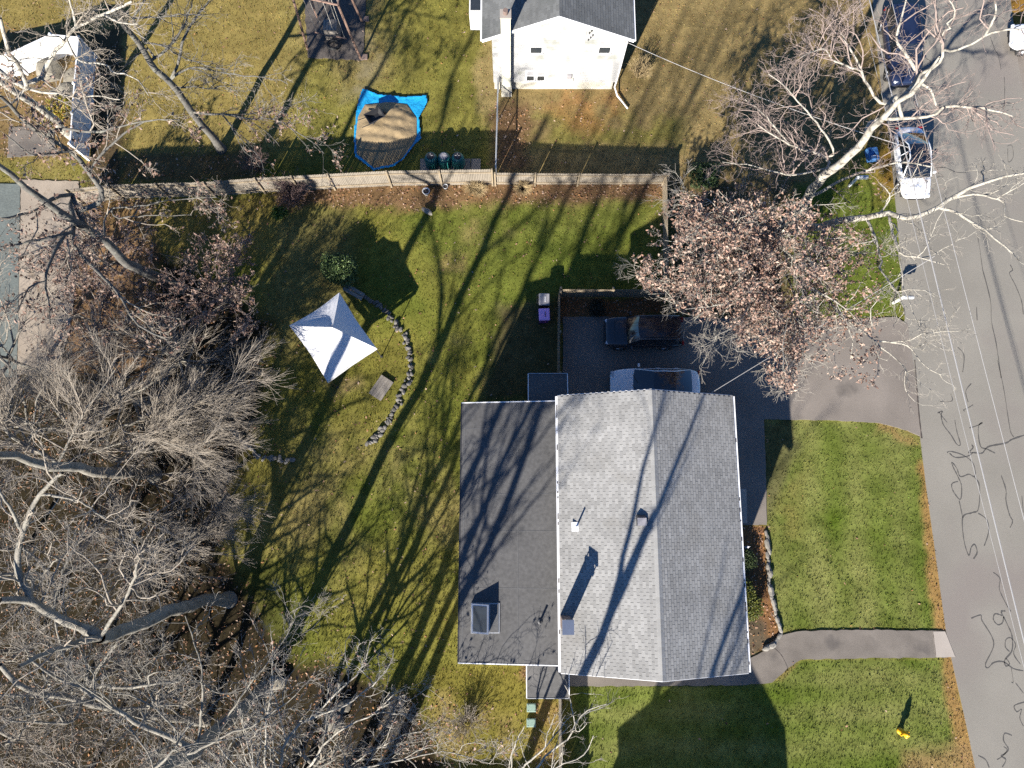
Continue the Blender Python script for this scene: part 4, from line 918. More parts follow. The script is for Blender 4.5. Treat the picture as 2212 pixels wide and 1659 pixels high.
for (u, v, h, lb) in ((922, 419, .42, 'white garden pot near the stockade fence'), (963, 407, .3, 'small grey garden pot at the foot of the stockade fence')):
    p = P(u, v); t = thing('garden_pot', lb, 'pot', (p.x, p.y, 0)); MB().lathe(0, 0, [(h * .32, 0), (h * .48, h * .85), (h * .53, h * .86), (h * .53, h), (h * .44, h), (h * .40, h * .8)], 18).build('pot', M['white'] if h > .4 else M['steel'], t, True, smooth=True)
    MB().lathe(0, 0, [(h * .40, h * .74), (h * .41, h * .8), (.01, h * .86)], 14).build('soil', M['mulch'], t, True)
# bench and platform
p, q_ = P(*cr('F', 690, 915)), P(*cr('F', 810, 985)); be = thing('garden_bench', 'weathered plank bench in the canopy shadow', 'bench', (p + q_) / 2); an = math.atan2((q_ - p).y, (q_ - p).x); m_ = (p + q_) / 2
nn = Vector((-math.sin(an), math.cos(an), 0))
for k in (-1, 1): c_ = m_ + nn * k * .12; MB().box(c_.x, c_.y, .43, 1.25, .20, .05, an).build('seat_plank', M['plank'], be)
for s in (-.45, .45): c_ = m_ + Vector((math.cos(an), math.sin(an), 0)) * s; MB().box(c_.x, c_.y, .2, .08, .38, .41, an).build('leg', M['plank'], be)
p4 = [P(*cr('b', *p)) for p in ((960, 150), (1060, 185), (965, 330), (880, 265))]; ce = sum(p4, Vector()) / 4; an = math.atan2((p4[3] - p4[0]).y, (p4[3] - p4[0]).x)
pl = thing('wooden_platform', 'weathered plank platform lying on the lawn near the stone row', 'platform', ce); nn = Vector((-math.sin(an), math.cos(an), 0))
for k in range(5): c_ = ce + nn * (k - 2) * .165; MB().box(c_.x, c_.y, .11, 1.25, .155, .035, an).build('plank', M['plank'], pl)
for s in (-.5, .5): c_ = ce + Vector((math.cos(an), math.sin(an), 0)) * s; MB().box(c_.x, c_.y, .045, .09, .8, .09, an).build('bearer', M['plank'], pl)
# green lids in the grass
for (x, y, lb) in ((890, 730, 'pale green access lid nearer the small entry roof'), (888, 905, 'pale green access lid further from the small entry roof')):
    u, v = (1200 + x * 500 / 2212) * 2212 / 2700, (1700 + y * 500 / 2212) * 2212 / 2700; p = P(u, v); t = thing('access_lid', lb, 'lid', (p.x, p.y, 0))
    MB().box(0, 0, .05, .48, .42, .10).build('rim', M['mint'], t, True, bevel=.02); MB().box(0, 0, .115, .42, .36, .028).build('lid', M['mint'], t, True, bevel=.01)
    for a in (-1, 1):
        for b in (-1, 1): MB().box(a * .17, b * .14, .134, .035, .035, .012).build('bolt', M['metal'], t, True)
# hydrant
p = P(*cr('h', 1178, 1350)); hy = thing('fire_hydrant', 'yellow fire hydrant on the front lawn', 'hydrant', (p.x, p.y, 0), .4)
MB().lathe(0, 0, [(.17, 0), (.17, .05), (.12, .06), (.12, .58), (.15, .60), (.15, .64), (.13, .68), (.10, .76), (.05, .81)], 18).build('barrel', M['yellow'], hy, True, smooth=True)
MB().lathe(0, 0, [(.035, .80), (.035, .88), (.02, .89)], 6).build('operating_nut', M['yellow'], hy, True)
for a, r_ in ((0, .055), (math.pi, .055), (-math.pi / 2, .08)): MB().tube([(.08 * math.cos(a), .08 * math.sin(a), .45), (.23 * math.cos(a), .23 * math.sin(a), .45)], r_, 10).build('outlet', M['yellow'], hy, True)
# mailboxes, street bin
for (u, v, lb) in ((1929, 655, 'white mailbox post at the driveway corner'), (1834, 402, 'white mailbox post on the grass beside the blue bin')):
    p = P(u, v); t = thing('mailbox', lb, 'mailbox', (p.x, p.y, 0)); MB().box(0, 0, .55, .11, .11, 1.2).build('post', M['white'], t, True); MB().box(.16, 0, .98, .5, .08, .08).build('arm', M['white'], t, True)
    mbx = MB(); pr = [(-.1, 1.02), (.1, 1.02), (.1, 1.13)] + [(.1 * math.cos(a), 1.13 + .1 * math.sin(a)) for a in np.linspace(.3, math.pi - .3, 6)] + [(-.1, 1.13)]
    mbx.hull([(.05, y, z) for y, z in pr], [(.55, y, z) for y, z in pr]); bo = mbx.build('box', M['steel'], t, True); MB().box(.56, 0, 1.12, .012, .17, .17).build('door', M['grey_lid'], bo, True)
p = P(1880, 338); t = thing('recycling_bin', 'open blue recycling bin on the grass by the street', 'bin', (p.x, p.y, 0), .1)
for s in (-1, 1):
    MB().box(s * .27, 0, .2, .03, .72, .4).build('side', M['blue_bin'], t, True); MB().box(0, s * .36, .2, .57, .03, .4).build('end', M['blue_bin'], t, True)
MB().box(0, 0, .02, .54, .7, .03).build('base', M['blue_bin'], t, True); MB().box(.05, -.2, .16, .3, .25, .2).build('contents', M['white'], t, True)
# star ornament in the front bed
p = P(1608, 1182); t = thing('star_ornament', 'pale star-shaped ornament on a stake in the front bed', 'ornament', (p.x, p.y, 0))
st_ = [(.17 * (1 if i % 2 == 0 else .42) * math.cos(i * math.pi / 5 + 1.6), .17 * (1 if i % 2 == 0 else .42) * math.sin(i * math.pi / 5 + 1.6)) for i in range(10)]
MB().hull([(x, y * .6, .45 + y * .8) for x, y in st_], [(x, y * .6 + .02, .48 + y * .8) for x, y in st_]).build('star', M['star'], t, True); MB().tube([(0, 0, 0), (0, 0, .46)], .012, 6).build('stake', M['dark_metal'], t, True)
# covered pool
pc = MB().prism([(P(u, v).x, P(u, v).y) for u, v in ((-90, 395), (44, 398), (42, 560), (40, 700), (36, 815), (-90, 815))], -.02, .03).build('pool_cover', M['pool']); tag(pc, 'dull green cover stretched over the swimming pool', 'pool cover')
hr = thing('pool_handrail', 'thin metal handrail on the pool deck', 'handrail', P(80, 575))
for k in range(4):
    a = P(62 + k * 10, 590); MB().tube([a, a + Vector((0, 0, .85))], .018, 6).build('baluster', M['dark_metal'], hr)
MB().tube([P(58, 590) + Vector((0, 0, .85)), P(98, 590) + Vector((0, 0, .85))], .022, 6).build('rail', M['dark_metal'], hr)

# ------------------------------------------------------------------ overhead wires
def wire(label, a, b, sag, r=.02, group=None, n=24):
    pts = [a.lerp(b, i / n) - Vector((0, 0, sag * 4 * (i / n) * (1 - i / n))) for i in range(n + 1)]
    return solo('overhead_wire', MB().tube(pts, r, 5), M['wire'], label, 'wire', group)
def ext(p, q, k): d = q - p; return p - d * k, q + d * k
poles = []
a, b = ext(P(2001, 480, 8.2), P(2177, 1203, 8.2), 1.7); wire('bright thick cable strung along the street', a, b, .3, .022)
wire('thin dark cable strung just beside the thick one', a + Vector((-.25, 0, .35)), b + Vector((-.25, 0, .35)), .3, .012)
a2, b2 = ext(P(2076, 565, 9.2), P(2212, 1089, 9.2), 1.9); wire('upper bare conductor above the street', a2, b2, .25, .012)
wire('lower neutral conductor above the street', a2 + Vector((-1.2, 0, -.5)), b2 + Vector((-1.2, 0, -.5)), .3, .008)
for e, lb in (((a + a2) / 2, 'wooden utility pole up the street'), ((b + b2) / 2, 'wooden utility pole down the street')):
    t = thing('utility_pole', lb, 'pole', (e.x, e.y, 0)); MB().tube([(0, 0, -.1), (0, 0, 10.5)], [.16, .12], 10).build('shaft', M['pole'], t, True); MB().box(0, 0, 9.1, 2.6, .12, .12).build('crossarm', M['pole'], t, True); MB().box(0, .1, 8.3, 2.6, .1, .1).build('crossarm', M['pole'], t, True)
wire('pale service wire from the white house towards the street', Vector((WX1 - .1, NY + .1, 4.5)), P(2001, 480, 8.2).lerp(P(2177, 1203, 8.2), -.25), .4, .014)
wire('service wire from the corner of the main house', Vector((RX1 - 1.4, RY1 - .1, 5.9)), P(2001, 480, 8.2).lerp(P(2177, 1203, 8.2), .11), .5, .013)

# ------------------------------------------------------------------ trees
def tubes(pts, rad, k):
    """pts (m,n,3), rad (m,n) -> vertices and quads of m tapered tubes"""
    m, n, _ = pts.shape
    T = np.empty_like(pts); T[:, 1:-1] = pts[:, 2:] - pts[:, :-2]; T[:, 0] = pts[:, 1] - pts[:, 0]; T[:, -1] = pts[:, -1] - pts[:, -2]
    T /= np.linalg.norm(T, axis=2, keepdims=True) + 1e-9
    mt = T.mean(1); ref = np.where(np.abs(mt[:, 2:3]) > .75, np.array([[1., 0, 0]]), np.array([[0., 0, 1]]))[:, None, :]
    N = np.cross(T, np.broadcast_to(ref, T.shape)); N /= np.linalg.norm(N, axis=2, keepdims=True) + 1e-9; B = np.cross(T, N)
    a = np.arange(k) * 2 * math.pi / k
    V = pts[:, :, None, :] + rad[:, :, None, None] * (N[:, :, None, :] * np.cos(a)[None, None, :, None] + B[:, :, None, :] * np.sin(a)[None, None, :, None])
    id_ = np.arange(m * n * k).reshape(m, n, k); j1 = np.roll(np.arange(k), -1)
    F_ = np.stack([id_[:, :-1, :], id_[:, 1:, :], id_[:, 1:, :][:, :, j1], id_[:, :-1, :][:, :, j1]], -1).reshape(-1, 4)
    return V.reshape(-1, 3), F_
def resample(pts, n, r):
    """smooth a hand-set limb (Catmull-Rom) and give it n points"""
    p = np.array([tuple(q) for q in pts]); out = []
    for i in range(len(p) - 1):
        p0, p1, p2, p3 = p[max(i - 1, 0)], p[i], p[i + 1], p[min(i + 2, len(p) - 1)]
        for t in np.linspace(0, 1, 12, endpoint=False): out.append(.5 * (2 * p1 + (p2 - p0) * t + (2 * p0 - 5 * p1 + 4 * p2 - p3) * t * t + (3 * p1 - p0 - 3 * p2 + p3) * t ** 3))
    out.append(p[-1]); out = np.array(out); s = np.r_[0, np.cumsum(np.linalg.norm(np.diff(out, axis=0), axis=1))]
    q = np.linspace(0, s[-1], n); res = np.stack([np.interp(q, s, out[:, i]) for i in range(3)], 1)
    w = s[-1] * .010; j = np.cumsum(r.normal(0, w, (n, 3)), 0); j -= np.linspace(0, 1, n)[:, None] * j[-1]; res[1:] += j[1:] * .6
    return res, s[-1]
def sprout(pp, pr, plen, dens, length, ang, n, wig, up, r, t0=.15, thick=.011, rmin=.006, spread=None, droop=0.0, out=0.0):
    """children of the branches pp; everything in one numpy batch"""
    cnt = r.poisson(dens * plen); pi = np.repeat(np.arange(len(pp)), cnt); m = len(pi)
    if m == 0: return None
    N = pp.shape[1]; t = t0 + (1 - t0) * r.random(m) ** .85; f = t * (N - 1); i0 = np.minimum(f.astype(int), N - 2); w = (f - i0)[:, None]
    A, B = pp[pi, i0], pp[pi, i0 + 1]; pos = A * (1 - w) + B * w; tan = B - A; tan /= np.linalg.norm(tan, axis=1, keepdims=True) + 1e-9
    rad_p = pr[pi, i0] * (1 - w[:, 0]) + pr[pi, i0 + 1] * w[:, 0]
    v = r.normal(size=(m, 3)); v -= (v * tan).sum(1, keepdims=True) * tan; v /= np.linalg.norm(v, axis=1, keepdims=True) + 1e-9
    a = np.radians(ang) * r.uniform(.6, 1.3, m)[:, None]; d = tan * np.cos(a) + v * np.sin(a); d[:, 2] += up
    if spread is not None: d[:, :2] += (pos[:, :2] - spread) / (np.linalg.norm(pos[:, :2] - spread, axis=1, keepdims=True) + .5) * out
    d /= np.linalg.norm(d, axis=1, keepdims=True)
    L = length * r.uniform(.55, 1.3, m) * (1.2 - .55 * t); P_ = np.empty((m, n, 3)); P_[:, 0] = pos
    for k in range(1, n):
        d = d + r.normal(0, wig, (m, 3)); d[:, 2] += up * .12 - droop; d /= np.linalg.norm(d, axis=1, keepdims=True)
        P_[:, k] = P_[:, k - 1] + d * (L / (n - 1))[:, None]
    r0 = np.clip(np.minimum(rad_p * .72, L * thick), rmin, None); R_ = r0[:, None] * np.linspace(1, .45, n)[None, :]; R_ = np.maximum(R_, rmin * .8)
    ok = P_[:, :, 2].min(1) > .25
    return P_[ok], R_[ok], L[ok]
STYLE = {
 # (density per metre, length, angle, points, wiggle, up)
 'oak':    [(1.5, 2.4, 52, 7, .22, .10), (3.0, 1.05, 50, 5, .30, .05), (5.6, .42, 45, 4, .30, .03)],
 'gnarly': [(1.6, 2.6, 58, 8, .30, .10), (2.8, 1.15, 55, 6, .36, .05), (5.0, .45, 50, 4, .35, .05)],
 'fan':    [(2.0, 3.0, 42, 7, .10, .04), (4.0, 1.55, 30, 6, .09, .02), (4.2, .75, 26, 4, .09, .0)],
 'thin':   [(1.3, 2.2, 45, 6, .18, .14), (2.5, .95, 45, 5, .26, .08), (3.5, .38, 45, 3, .25, .05)],
}
TRI = 0
def tree(name, label, base, trunk, limbs, style, bark, twig, seed, leafy=0, leaf_box=None, dens=1.0, group=None, leaf_col=None, rtwig=.0068, leaf_size=.075, out=.25):
    """trunk: (list of points, r0, r1); limbs: list of (list of points, r0, r1)"""
    global TRI
    r = np.random.default_rng(seed); t = thing(name, label, 'tree', (base.x, base.y, 0), 0, group); off = np.array((base.x, base.y, 0.))
    def emit(nm, parts, m, smooth=True):
        global TRI
        V, Fc, b = [], [], 0
        for pts, rad, k in parts:
            v, f = tubes(pts, rad, k); V.append(v); Fc.append(f + b); b += len(v)
        V = np.concatenate(V) - off; Fc = np.concatenate(Fc); TRI += 2 * len(Fc)
        return link(nm, np_mesh(nm, V, Fc, None, smooth), m, t)
    tk0 = trunk[0][0]; tp_, tl = resample([tk0 - Vector((0, 0, .35))] + list(trunk[0]), 22, r); tr = np.linspace(1, 0, 22) ** .8 * (trunk[1] - trunk[2]) + trunk[2]; tr[0] *= 1.7; tr[1] *= 1.3; tr[2] *= 1.08
    emit('trunk', [(tp_[None], tr[None], 12)], bark)
    LP, LR, LL = [], [], []
    wood = [tp_]; wrad = [tr]
    for pts, r0, r1 in limbs:
        W_ = np.concatenate(wood); d0 = np.linalg.norm(W_ - np.array(tuple(pts[0])), axis=1); k0 = int(d0.argmin())
        if d0[k0] > .05 and d0[k0] < 4:
            pts = list(pts); near = Vector(W_[k0]); pts = ([near] + pts) if d0[k0] > .5 else [near] + pts[1:]
        r0 = min(r0, np.concatenate(wrad)[k0] * .95 + .01)
        q, l = resample(pts, 16, r); wood.append(q); wrad.append(np.linspace(r0, r1, 16)); LP.append(q); LR.append(np.linspace(r0, r1, 16) * (1 + r.normal(0, .05, 16))); LL.append(l)
    LP, LR, LL = np.array(LP), np.array(LR), np.array(LL)
    for k in range(len(LP)): emit('limb', [(LP[k:k + 1], LR[k:k + 1], 8)], bark)
    s = STYLE[style]; cx = base.xy; cx = np.array((cx[0], cx[1]))
    a = sprout(LP, LR, LL, s[0][0] * dens, s[0][1], s[0][2], s[0][3], s[0][4], s[0][5], r, .10, .014, .010, cx, 0, out)
    b_ = sprout(*a, s[1][0], s[1][1], s[1][2], s[1][3], s[1][4], s[1][5], r, .10, .012, .008, cx, 0, out)
    b0 = sprout(LP, LR, LL, 1.2 * dens, s[1][1], s[1][2], s[1][3], s[1][4], s[1][5], r, .25, .012, .008, cx, 0, out)
    b_ = tuple(np.concatenate([x, y]) for x, y in zip(b_, b0))
    c_ = sprout(*b_, s[2][0], s[2][1], s[2][2], s[2][3], s[2][4], s[2][5], r, .12, .012, rtwig, cx, 0, out)
    tag(emit('branches', [(a[0], a[1], 5), (b_[0], b_[1], 3)], bark if twig is M['twig_pale'] else twig), kind='stuff')
    tw_ = emit('twigs', [(c_[0], c_[1], 3)], twig); tag(tw_, kind='stuff')
    if leafy:
        ends = c_[0][:, 1:, :].reshape(-1, 3)
        if leaf_box is not None:
            u, v = pix(ends[:, 0] * CAM_H / (CAM_H - ends[:, 2]), ends[:, 1] * CAM_H / (CAM_H - ends[:, 2]))
            ends = ends[leaf_box(u, v, ends)]
        if len(ends):
            cl = fbm(ends[:, 0] + ends[:, 2], ends[:, 1] - ends[:, 2], 1.3, seed + 3); ends = ends[cl > .36]
            ends = ends[r.permutation(len(ends))[:leafy]]
            leaves(t, ends, off, r, leaf_size, leaf_col)
    return t
def leaf_geo(c, r, size):
    m = len(c); c = c + r.normal(0, .07, (m, 3)); u = r.normal(size=(m, 3)); u /= np.linalg.norm(u, axis=1, keepdims=True)
    w = r.normal(size=(m, 3)); w[:, 2] *= .6; w -= (w * u).sum(1, keepdims=True) * u; w /= np.linalg.norm(w, axis=1, keepdims=True); nn = np.cross(u, w)
    s = size * r.uniform(.5, 1.55, m)[:, None]; cu = r.uniform(.1, .5, m)[:, None]
    V = np.stack([c - u * s, c + w * s * .55 + nn * s * cu, c + u * s * 1.05, c - w * s * .55 + nn * s * cu], 1).reshape(-1, 3)
    i = np.arange(m)[:, None] * 4
    return V, np.concatenate([i + np.array([[0, 1, 2]]), i + np.array([[0, 2, 3]])])
LEAFC = np.array([(.25, .165, .128), (.30, .21, .165), (.20, .12, .088), (.34, .255, .20), (.165, .098, .072)])
def leaves(t, ends, off, r, size, pal=None):
    global TRI
    pal = LEAFC if pal is None else pal
    V, Fc = leaf_geo(ends, r, size); cc = pal[r.integers(0, len(pal), len(ends))] * r.uniform(.75, 1.15, (len(ends), 1)); TRI += len(Fc)
    o = link('leaves', np_mesh('leaves', V - off, Fc, np.repeat(cc, 4, 0)), M['leaf'], t); tag(o, kind='stuff')
def L(k, pts, r0, r1): return ([P(*cr(k, x, y), z) for x, y, z in pts], r0, r1)
def Ld(pts, r0, r1): return ([P(u, v, z) for u, v, z in pts], r0, r1)
def vert(base, hs, lean=(0, 0)): return [Vector((base.x + lean[0] * h, base.y + lean[1] * h, h)) for h in hs]

# --- right-hand oak, pale limbs over the street
bG = P(1690, 490)
tree('bare_oak', 'big bare oak with pale twisted limbs reaching over the street', bG,
     (vert(bG, (0, 3, 6, 9.5, 12.5, 15.5)), .30, .035),
     [Ld([(1884, 258, 9.7), (1962, 256, 10.6), (2014, 249, 11.3), (2021, 238, 11.5), (2058, 231, 12), (2130, 231, 12.6), (2190, 252, 13)], .10, .03),
      Ld([(1940, 205, 11.2), (1913, 223, 11.6), (1872, 176, 11.8), (1861, 148, 12), (1838, 104, 12.4), (1812, 66, 13)], .10, .03),
      Ld([(1861, 150, 12), (1807, 135, 12.2), (1783, 106, 12.6), (1729, 124, 13)], .05, .02),
      Ld([(1985, 168, 13), (1972, 145, 13.2), (1949, 104, 13.6), (1936, 83, 13.8), (1949, 47, 14.2), (1959, -10, 14.6)], .09, .03),
      Ld([(2034, 130, 14.2), (2036, 70, 14.8), (2057, 62, 15), (2047, 52, 15.1), (2063, 29, 15.4), (2050, 0, 15.8)], .07, .02),
      Ld([(2075, 106, 15.3), (2138, 75, 16), (2215, 62, 16.5)], .09, .03), Ld([(2136, 76, 16), (2151, 26, 16.6), (2143, -20, 17)], .05, .02),
      Ld([(1995, 182, 12.8), (2010, 195, 12.8), (2022, 228, 12.6)], .06, .04),
      Ld([(1788, 345, 6), (1729, 321, 6.3), (1685, 301, 6.8), (1638, 270, 7.4)], .08, .02), Ld([(1700, 307, 6.6), (1660, 255, 7.2), (1610, 215, 7.8)], .05, .015),
      Ld([(1755, 420, 3.9), (1819, 389, 4.6), (1897, 363, 5.4), (1953, 347, 6), (2010, 360, 6.4)], .085, .03),
      Ld([(1800, 330, 6.6), (1760, 270, 7.4), (1700, 200, 8.4), (1660, 160, 9)], .06, .02), Ld([(1775, 365, 5.4), (1700, 380, 6), (1620, 360, 6.6), (1560, 350, 7)], .06, .015)],
     'gnarly', M['bark_pale'], M['twig_red'], 21, dens=1.25)
bH = P(1706, 500)
tree('bare_oak', 'second pale oak whose heavy limb crosses the verge to the street', bH,
     ([P(1706, 500, 0), P(1740, 492, 2.2), P(1790, 482, 3.8), P(1826, 478, 4.8), P(1870, 470, 5.4)], .24, .15),
     [Ld([(1865, 471, 5.4), (1916, 462, 6), (1955, 475, 6.4), (2007, 455, 7), (2059, 424, 7.6), (2100, 405, 8), (2170, 384, 8.6), (2230, 372, 9)], .15, .05),
      Ld([(2015, 452, 7), (2059, 456, 7.3), (2103, 484, 7.6), (2137, 505, 8), (2190, 549, 8.4)], .08, .03),
      Ld([(2046, 432, 7.4), (2111, 420, 8), (2171, 436, 8.4), (2174, 467, 8.6), (2215, 480, 9)], .06, .02),
      Ld([(1921, 465, 6), (1930, 515, 6.3), (1945, 551, 6.6), (1983, 560, 7), (2040, 572, 7.5)], .075, .02),
      Ld([(1875, 473, 5.5), (1897, 557, 6), (1894, 585, 6.2), (1936, 640, 6.8), (1955, 700, 7.2)], .07, .02),
      Ld([(1786, 480, 3.8), (1773, 524, 4.4), (1778, 555, 4.8), (1762, 622, 5.4), (1770, 669, 5.8), (1767, 713, 6.2), (1786, 765, 6.6)], .085, .02),
      Ld([(1768, 600, 5.2), (1819, 669, 5.9), (1884, 728, 6.6), (1949, 790, 7.2), (1957, 830, 7.5)], .075, .02),
      Ld([(1884, 729, 6.6), (1959, 752, 7), (2000, 793, 7.4), (2040, 810, 7.8)], .05, .015),
      Ld([(1768, 705, 6.1), (1730, 760, 6.6), (1700, 800, 7)], .04, .015),
      Ld([(1940, 548, 6.6), (1960, 620, 7), (1985, 690, 7.4), (2000, 740, 7.8)], .04, .015),
      Ld([(1905, 464, 5.9), (1925, 425, 6.4), (1900, 395, 6.8)], .05, .02)],
     'gnarly', M['bark_pale'], M['twig_pale'], 22, dens=.65, leafy=3200, leaf_box=lambda u, v, e: u < 1900)
# leafy oak
bI = P(1630, 560)
LB = [(1372, 520), (1400, 480), (1500, 415), (1640, 405), (1760, 450), (1880, 520), (1905, 590), (1840, 690), (1730, 740), (1705, 840), (1650, 760), (1590, 700), (1470, 660), (1390, 610)]
li = []
rr = random.Random(3)
for k in range(15):
    a = -0.6 + k * 6.28 / 15; R_ = rr.uniform(130, 215); tu, tv = 1662 + R_ * 1.08 * math.cos(a), 575 + R_ * .74 * math.sin(a); s0 = rr.uniform(2, 4.2)
    li.append(Ld([(1630 + s0 * 12, 560 - s0 * 14, s0), (1645 + (tu - 1645) * .5, 545 + (tv - 545) * .5, s0 + 1.5), (tu, tv, s0 + rr.uniform(1.8, 3.6))], .07, .018))
li += [Ld([(1660, 600, 4), (1690, 700, 5), (1695, 790, 5.6), (1688, 830, 5.8)], .05, .015), Ld([(1570, 590, 3.6), (1510, 620, 4.4), (1440, 605, 4.8), (1395, 600, 5)], .05, .015), Ld([(1560, 600, 3.4), (1510, 640, 4.2), (1460, 655, 4.6), (1420, 640, 4.8)], .05, .015),
       Ld([(1600, 590, 4), (1560, 650, 4.8), (1500, 690, 5.2)], .045, .015), Ld([(1650, 600, 4), (1640, 690, 5), (1600, 740, 5.4)], .045, .015)]
li += [Ld([(1690, 520, 5.5), (1640, 617, 6.4), (1590, 650, 6.8), (1530, 662, 7.1), (1480, 668, 7.3)], .07, .018), Ld([(1700, 505, 5.6), (1620, 510, 6.6), (1520, 500, 7.2), (1430, 540, 7.6)], .065, .016), Ld([(1690, 525, 5.4), (1740, 620, 6.6), (1700, 700, 7.2), (1690, 800, 7.6)], .065, .016),
       Ld([(1640, 617, 6.4), (1600, 690, 7), (1540, 730, 7.4)], .045, .014), Ld([(1620, 510, 6.6), (1540, 440, 7.2), (1480, 420, 7.5)], .045, .014), Ld([(1735, 610, 6.5), (1800, 650, 7), (1850, 690, 7.3)], .045, .014)]
for k in range(5):
    a = k * 1.26; R_ = rr.uniform(40, 120); tu, tv = 1690 + R_ * math.cos(a), 545 + R_ * .8 * math.sin(a); s0 = rr.uniform(4.5, 6)
    li.append(Ld([(1630 + s0 * 12, 560 - s0 * 14, s0), (tu, tv, s0 + rr.uniform(1.2, 2.2))], .045, .015))
tree('leafy_oak', 'young oak still holding dry pinkish-brown leaves beside the driveway', bI, (vert(bI, (0, 2, 4, 6.5, 8)), .16, .05), li, 'oak', M['bark_pale'], M['twig_pale'], 23,
     leafy=21000, leaf_box=lambda u, v, e: (sdist(u, v, LB) < 12), dens=1.25, leaf_size=.076, leaf_col=LEAFC * 1.15)

# --- left and top-left trees
bA = P(495, 1297)
tree('bare_tree', 'tall bare tree with grey trunk forking over the woods, shadow reaching the canopy', bA, (vert(bA, (0, 3, 5.5, 8.5, 12)), .31, .22),
     [L('e', [(740, 540, 12), (450, 390, 13), (250, 270, 14), (0, 260, 15)], .2, .1), Ld([(60, 1285, 13.9), (44, 1230, 14.6), (46, 1130, 15.4), (85, 1060, 16), (135, 1022, 16.6)], .13, .05),
      Ld([(215, 1378, 12.2), (130, 1400, 13.5), (40, 1440, 15)], .13, .06), Ld([(225, 1372, 12), (240, 1330, 13.4), (280, 1260, 14.6), (300, 1200, 15.5)], .08, .03),
      Ld([(46, 1140, 15.3), (20, 1090, 16), (-20, 1040, 16.5)], .06, .03), Ld([(85, 1060, 16), (160, 1080, 16.4), (230, 1120, 16.8)], .05, .02)],
     'gnarly', M['bark_grey'], M['twig_grey'], 31, dens=.75)
bB = P(330, 1026)
def La(pts, r0, r1): return L('a', [(x, y, z * .6) for x, y, z in pts], r0, r1)
tree('bare_tree', 'wide bare tree with dense straight fanning twigs at the edge of the lawn', bB, (vert(bB, (0, 4, 8, 11.6, 16)), .33, .05),
     [La([(540, 695, 7), (250, 560, 8.5), (50, 430, 10), (60, 300, 10.8), (90, 200, 11.4)], .13, .06),
      La([(1000, 740, 2.6), (1040, 690, 3.6), (1100, 590, 4.8), (1250, 540, 5.4), (1420, 410, 6.2), (1570, 250, 7), (1720, 100, 7.8)], .11, .03),
      La([(830, 770, 3.8), (860, 870, 4.6), (970, 1060, 5.6), (1000, 1250, 6.2), (1000, 1400, 6.6)], .08, .025),
      La([(970, 1060, 5.6), (1150, 1130, 6.2), (1350, 1210, 6.8), (1500, 1330, 7.2), (1650, 1420, 7.5)], .055, .018),
      La([(890, 620, 4.2), (920, 420, 5.4), (1100, 380, 6), (1250, 310, 6.5), (1600, 220, 7.2), (1780, 160, 7.6)], .085, .025),
      La([(1060, 750, 2.4), (1200, 830, 3.8), (1420, 790, 4.8), (1640, 790, 5.4), (1820, 880, 5.8), (1900, 1100, 6)], .06, .015),
      La([(1200, 830, 3.8), (1300, 900, 4.6), (1500, 970, 5.4), (1700, 1100, 6)], .04, .015), La([(720, 490, 6), (500, 310, 8), (420, 150, 9)], .07, .03), La([(700, 500, 6), (900, 300, 7), (1000, 100, 8), (1050, -60, 8.6)], .06, .02),
      La([(1130, 580, 5), (1400, 480, 5.8), (1700, 420, 6.4), (1950, 420, 6.8)], .05, .014), La([(600, 640, 6), (900, 560, 7), (1200, 470, 7.6), (1500, 560, 8), (1780, 640, 8.2)], .05, .014),
      La([(500, 660, 7), (640, 400, 9), (800, 150, 10), (960, -80, 10.6)], .06, .02), La([(250, 560, 8.5), (300, 200, 10), (420, -100, 11)], .05, .02),
      La([(1600, 220, 7.2), (1850, 60, 7.8), (2050, -40, 8)], .03, .012), La([(1000, 1250, 6.2), (1150, 1420, 6.8), (1250, 1560, 7.2)], .03, .012)],
     'fan', M['bark_grey'], M['twig_grey'], 32, dens=.95, rtwig=.0062)
bC = P(385, 620)
tree('bare_tree', 'leaning dark-barked tree between the pool deck and the dry grass', bC, (vert(bC, (0, 4, 7, 10, 13, 17), (-.03, .01)), .30, .04),
     [L('E', [(600, 120, 9.6), (590, 300, 9.8), (620, 560, 10), (780, 740, 10.2), (980, 950, 10.4), (1200, 1240, 10.8), (1400, 1330, 11)], .12, .03),
      L('E', [(560, 60, 9.8), (420, 160, 10.6), (300, 240, 11.2), (0, 320, 12)], .1, .04), L('E', [(600, 390, 9.9), (500, 470, 10.6), (250, 520, 11.2), (0, 560, 11.8)], .085, .03),
      L('E', [(510, 420, 10.4), (430, 620, 10.8), (380, 820, 11), (400, 1000, 11.2), (420, 1200, 11.4)], .075, .02), L('E', [(380, 830, 11), (240, 900, 11.5), (150, 1100, 12)], .04, .015),
      L('A', [(850, 1640, 10), (640, 1300, 11.6), (330, 1100, 13), (150, 950, 14), (0, 800, 15)], .13, .06), L('A', [(560, 1230, 12), (400, 1280, 12.6), (250, 1280, 13), (50, 1120, 13.8)], .06, .02),
      L('A', [(700, 1400, 11), (900, 1250, 11.6), (1200, 1010, 12.2), (1500, 1000, 12.6)], .06, .02), L('A', [(450, 1080, 13), (800, 1080, 13.4), (1000, 1030, 13.8), (1280, 1000, 14)], .07, .02),
      L('E', [(900, 250, 7), (1200, 210, 7.8), (1500, 190, 8.2), (1800, 140, 8.6)], .05, .015), L('E', [(1000, 330, 6), (1250, 300, 6.8), (1600, 290, 7.4)], .045, .015)],
     'oak', M['bark_dark'], M['twig_grey'], 33, dens=.6, leafy=2600, leaf_col=LEAFC * .8)
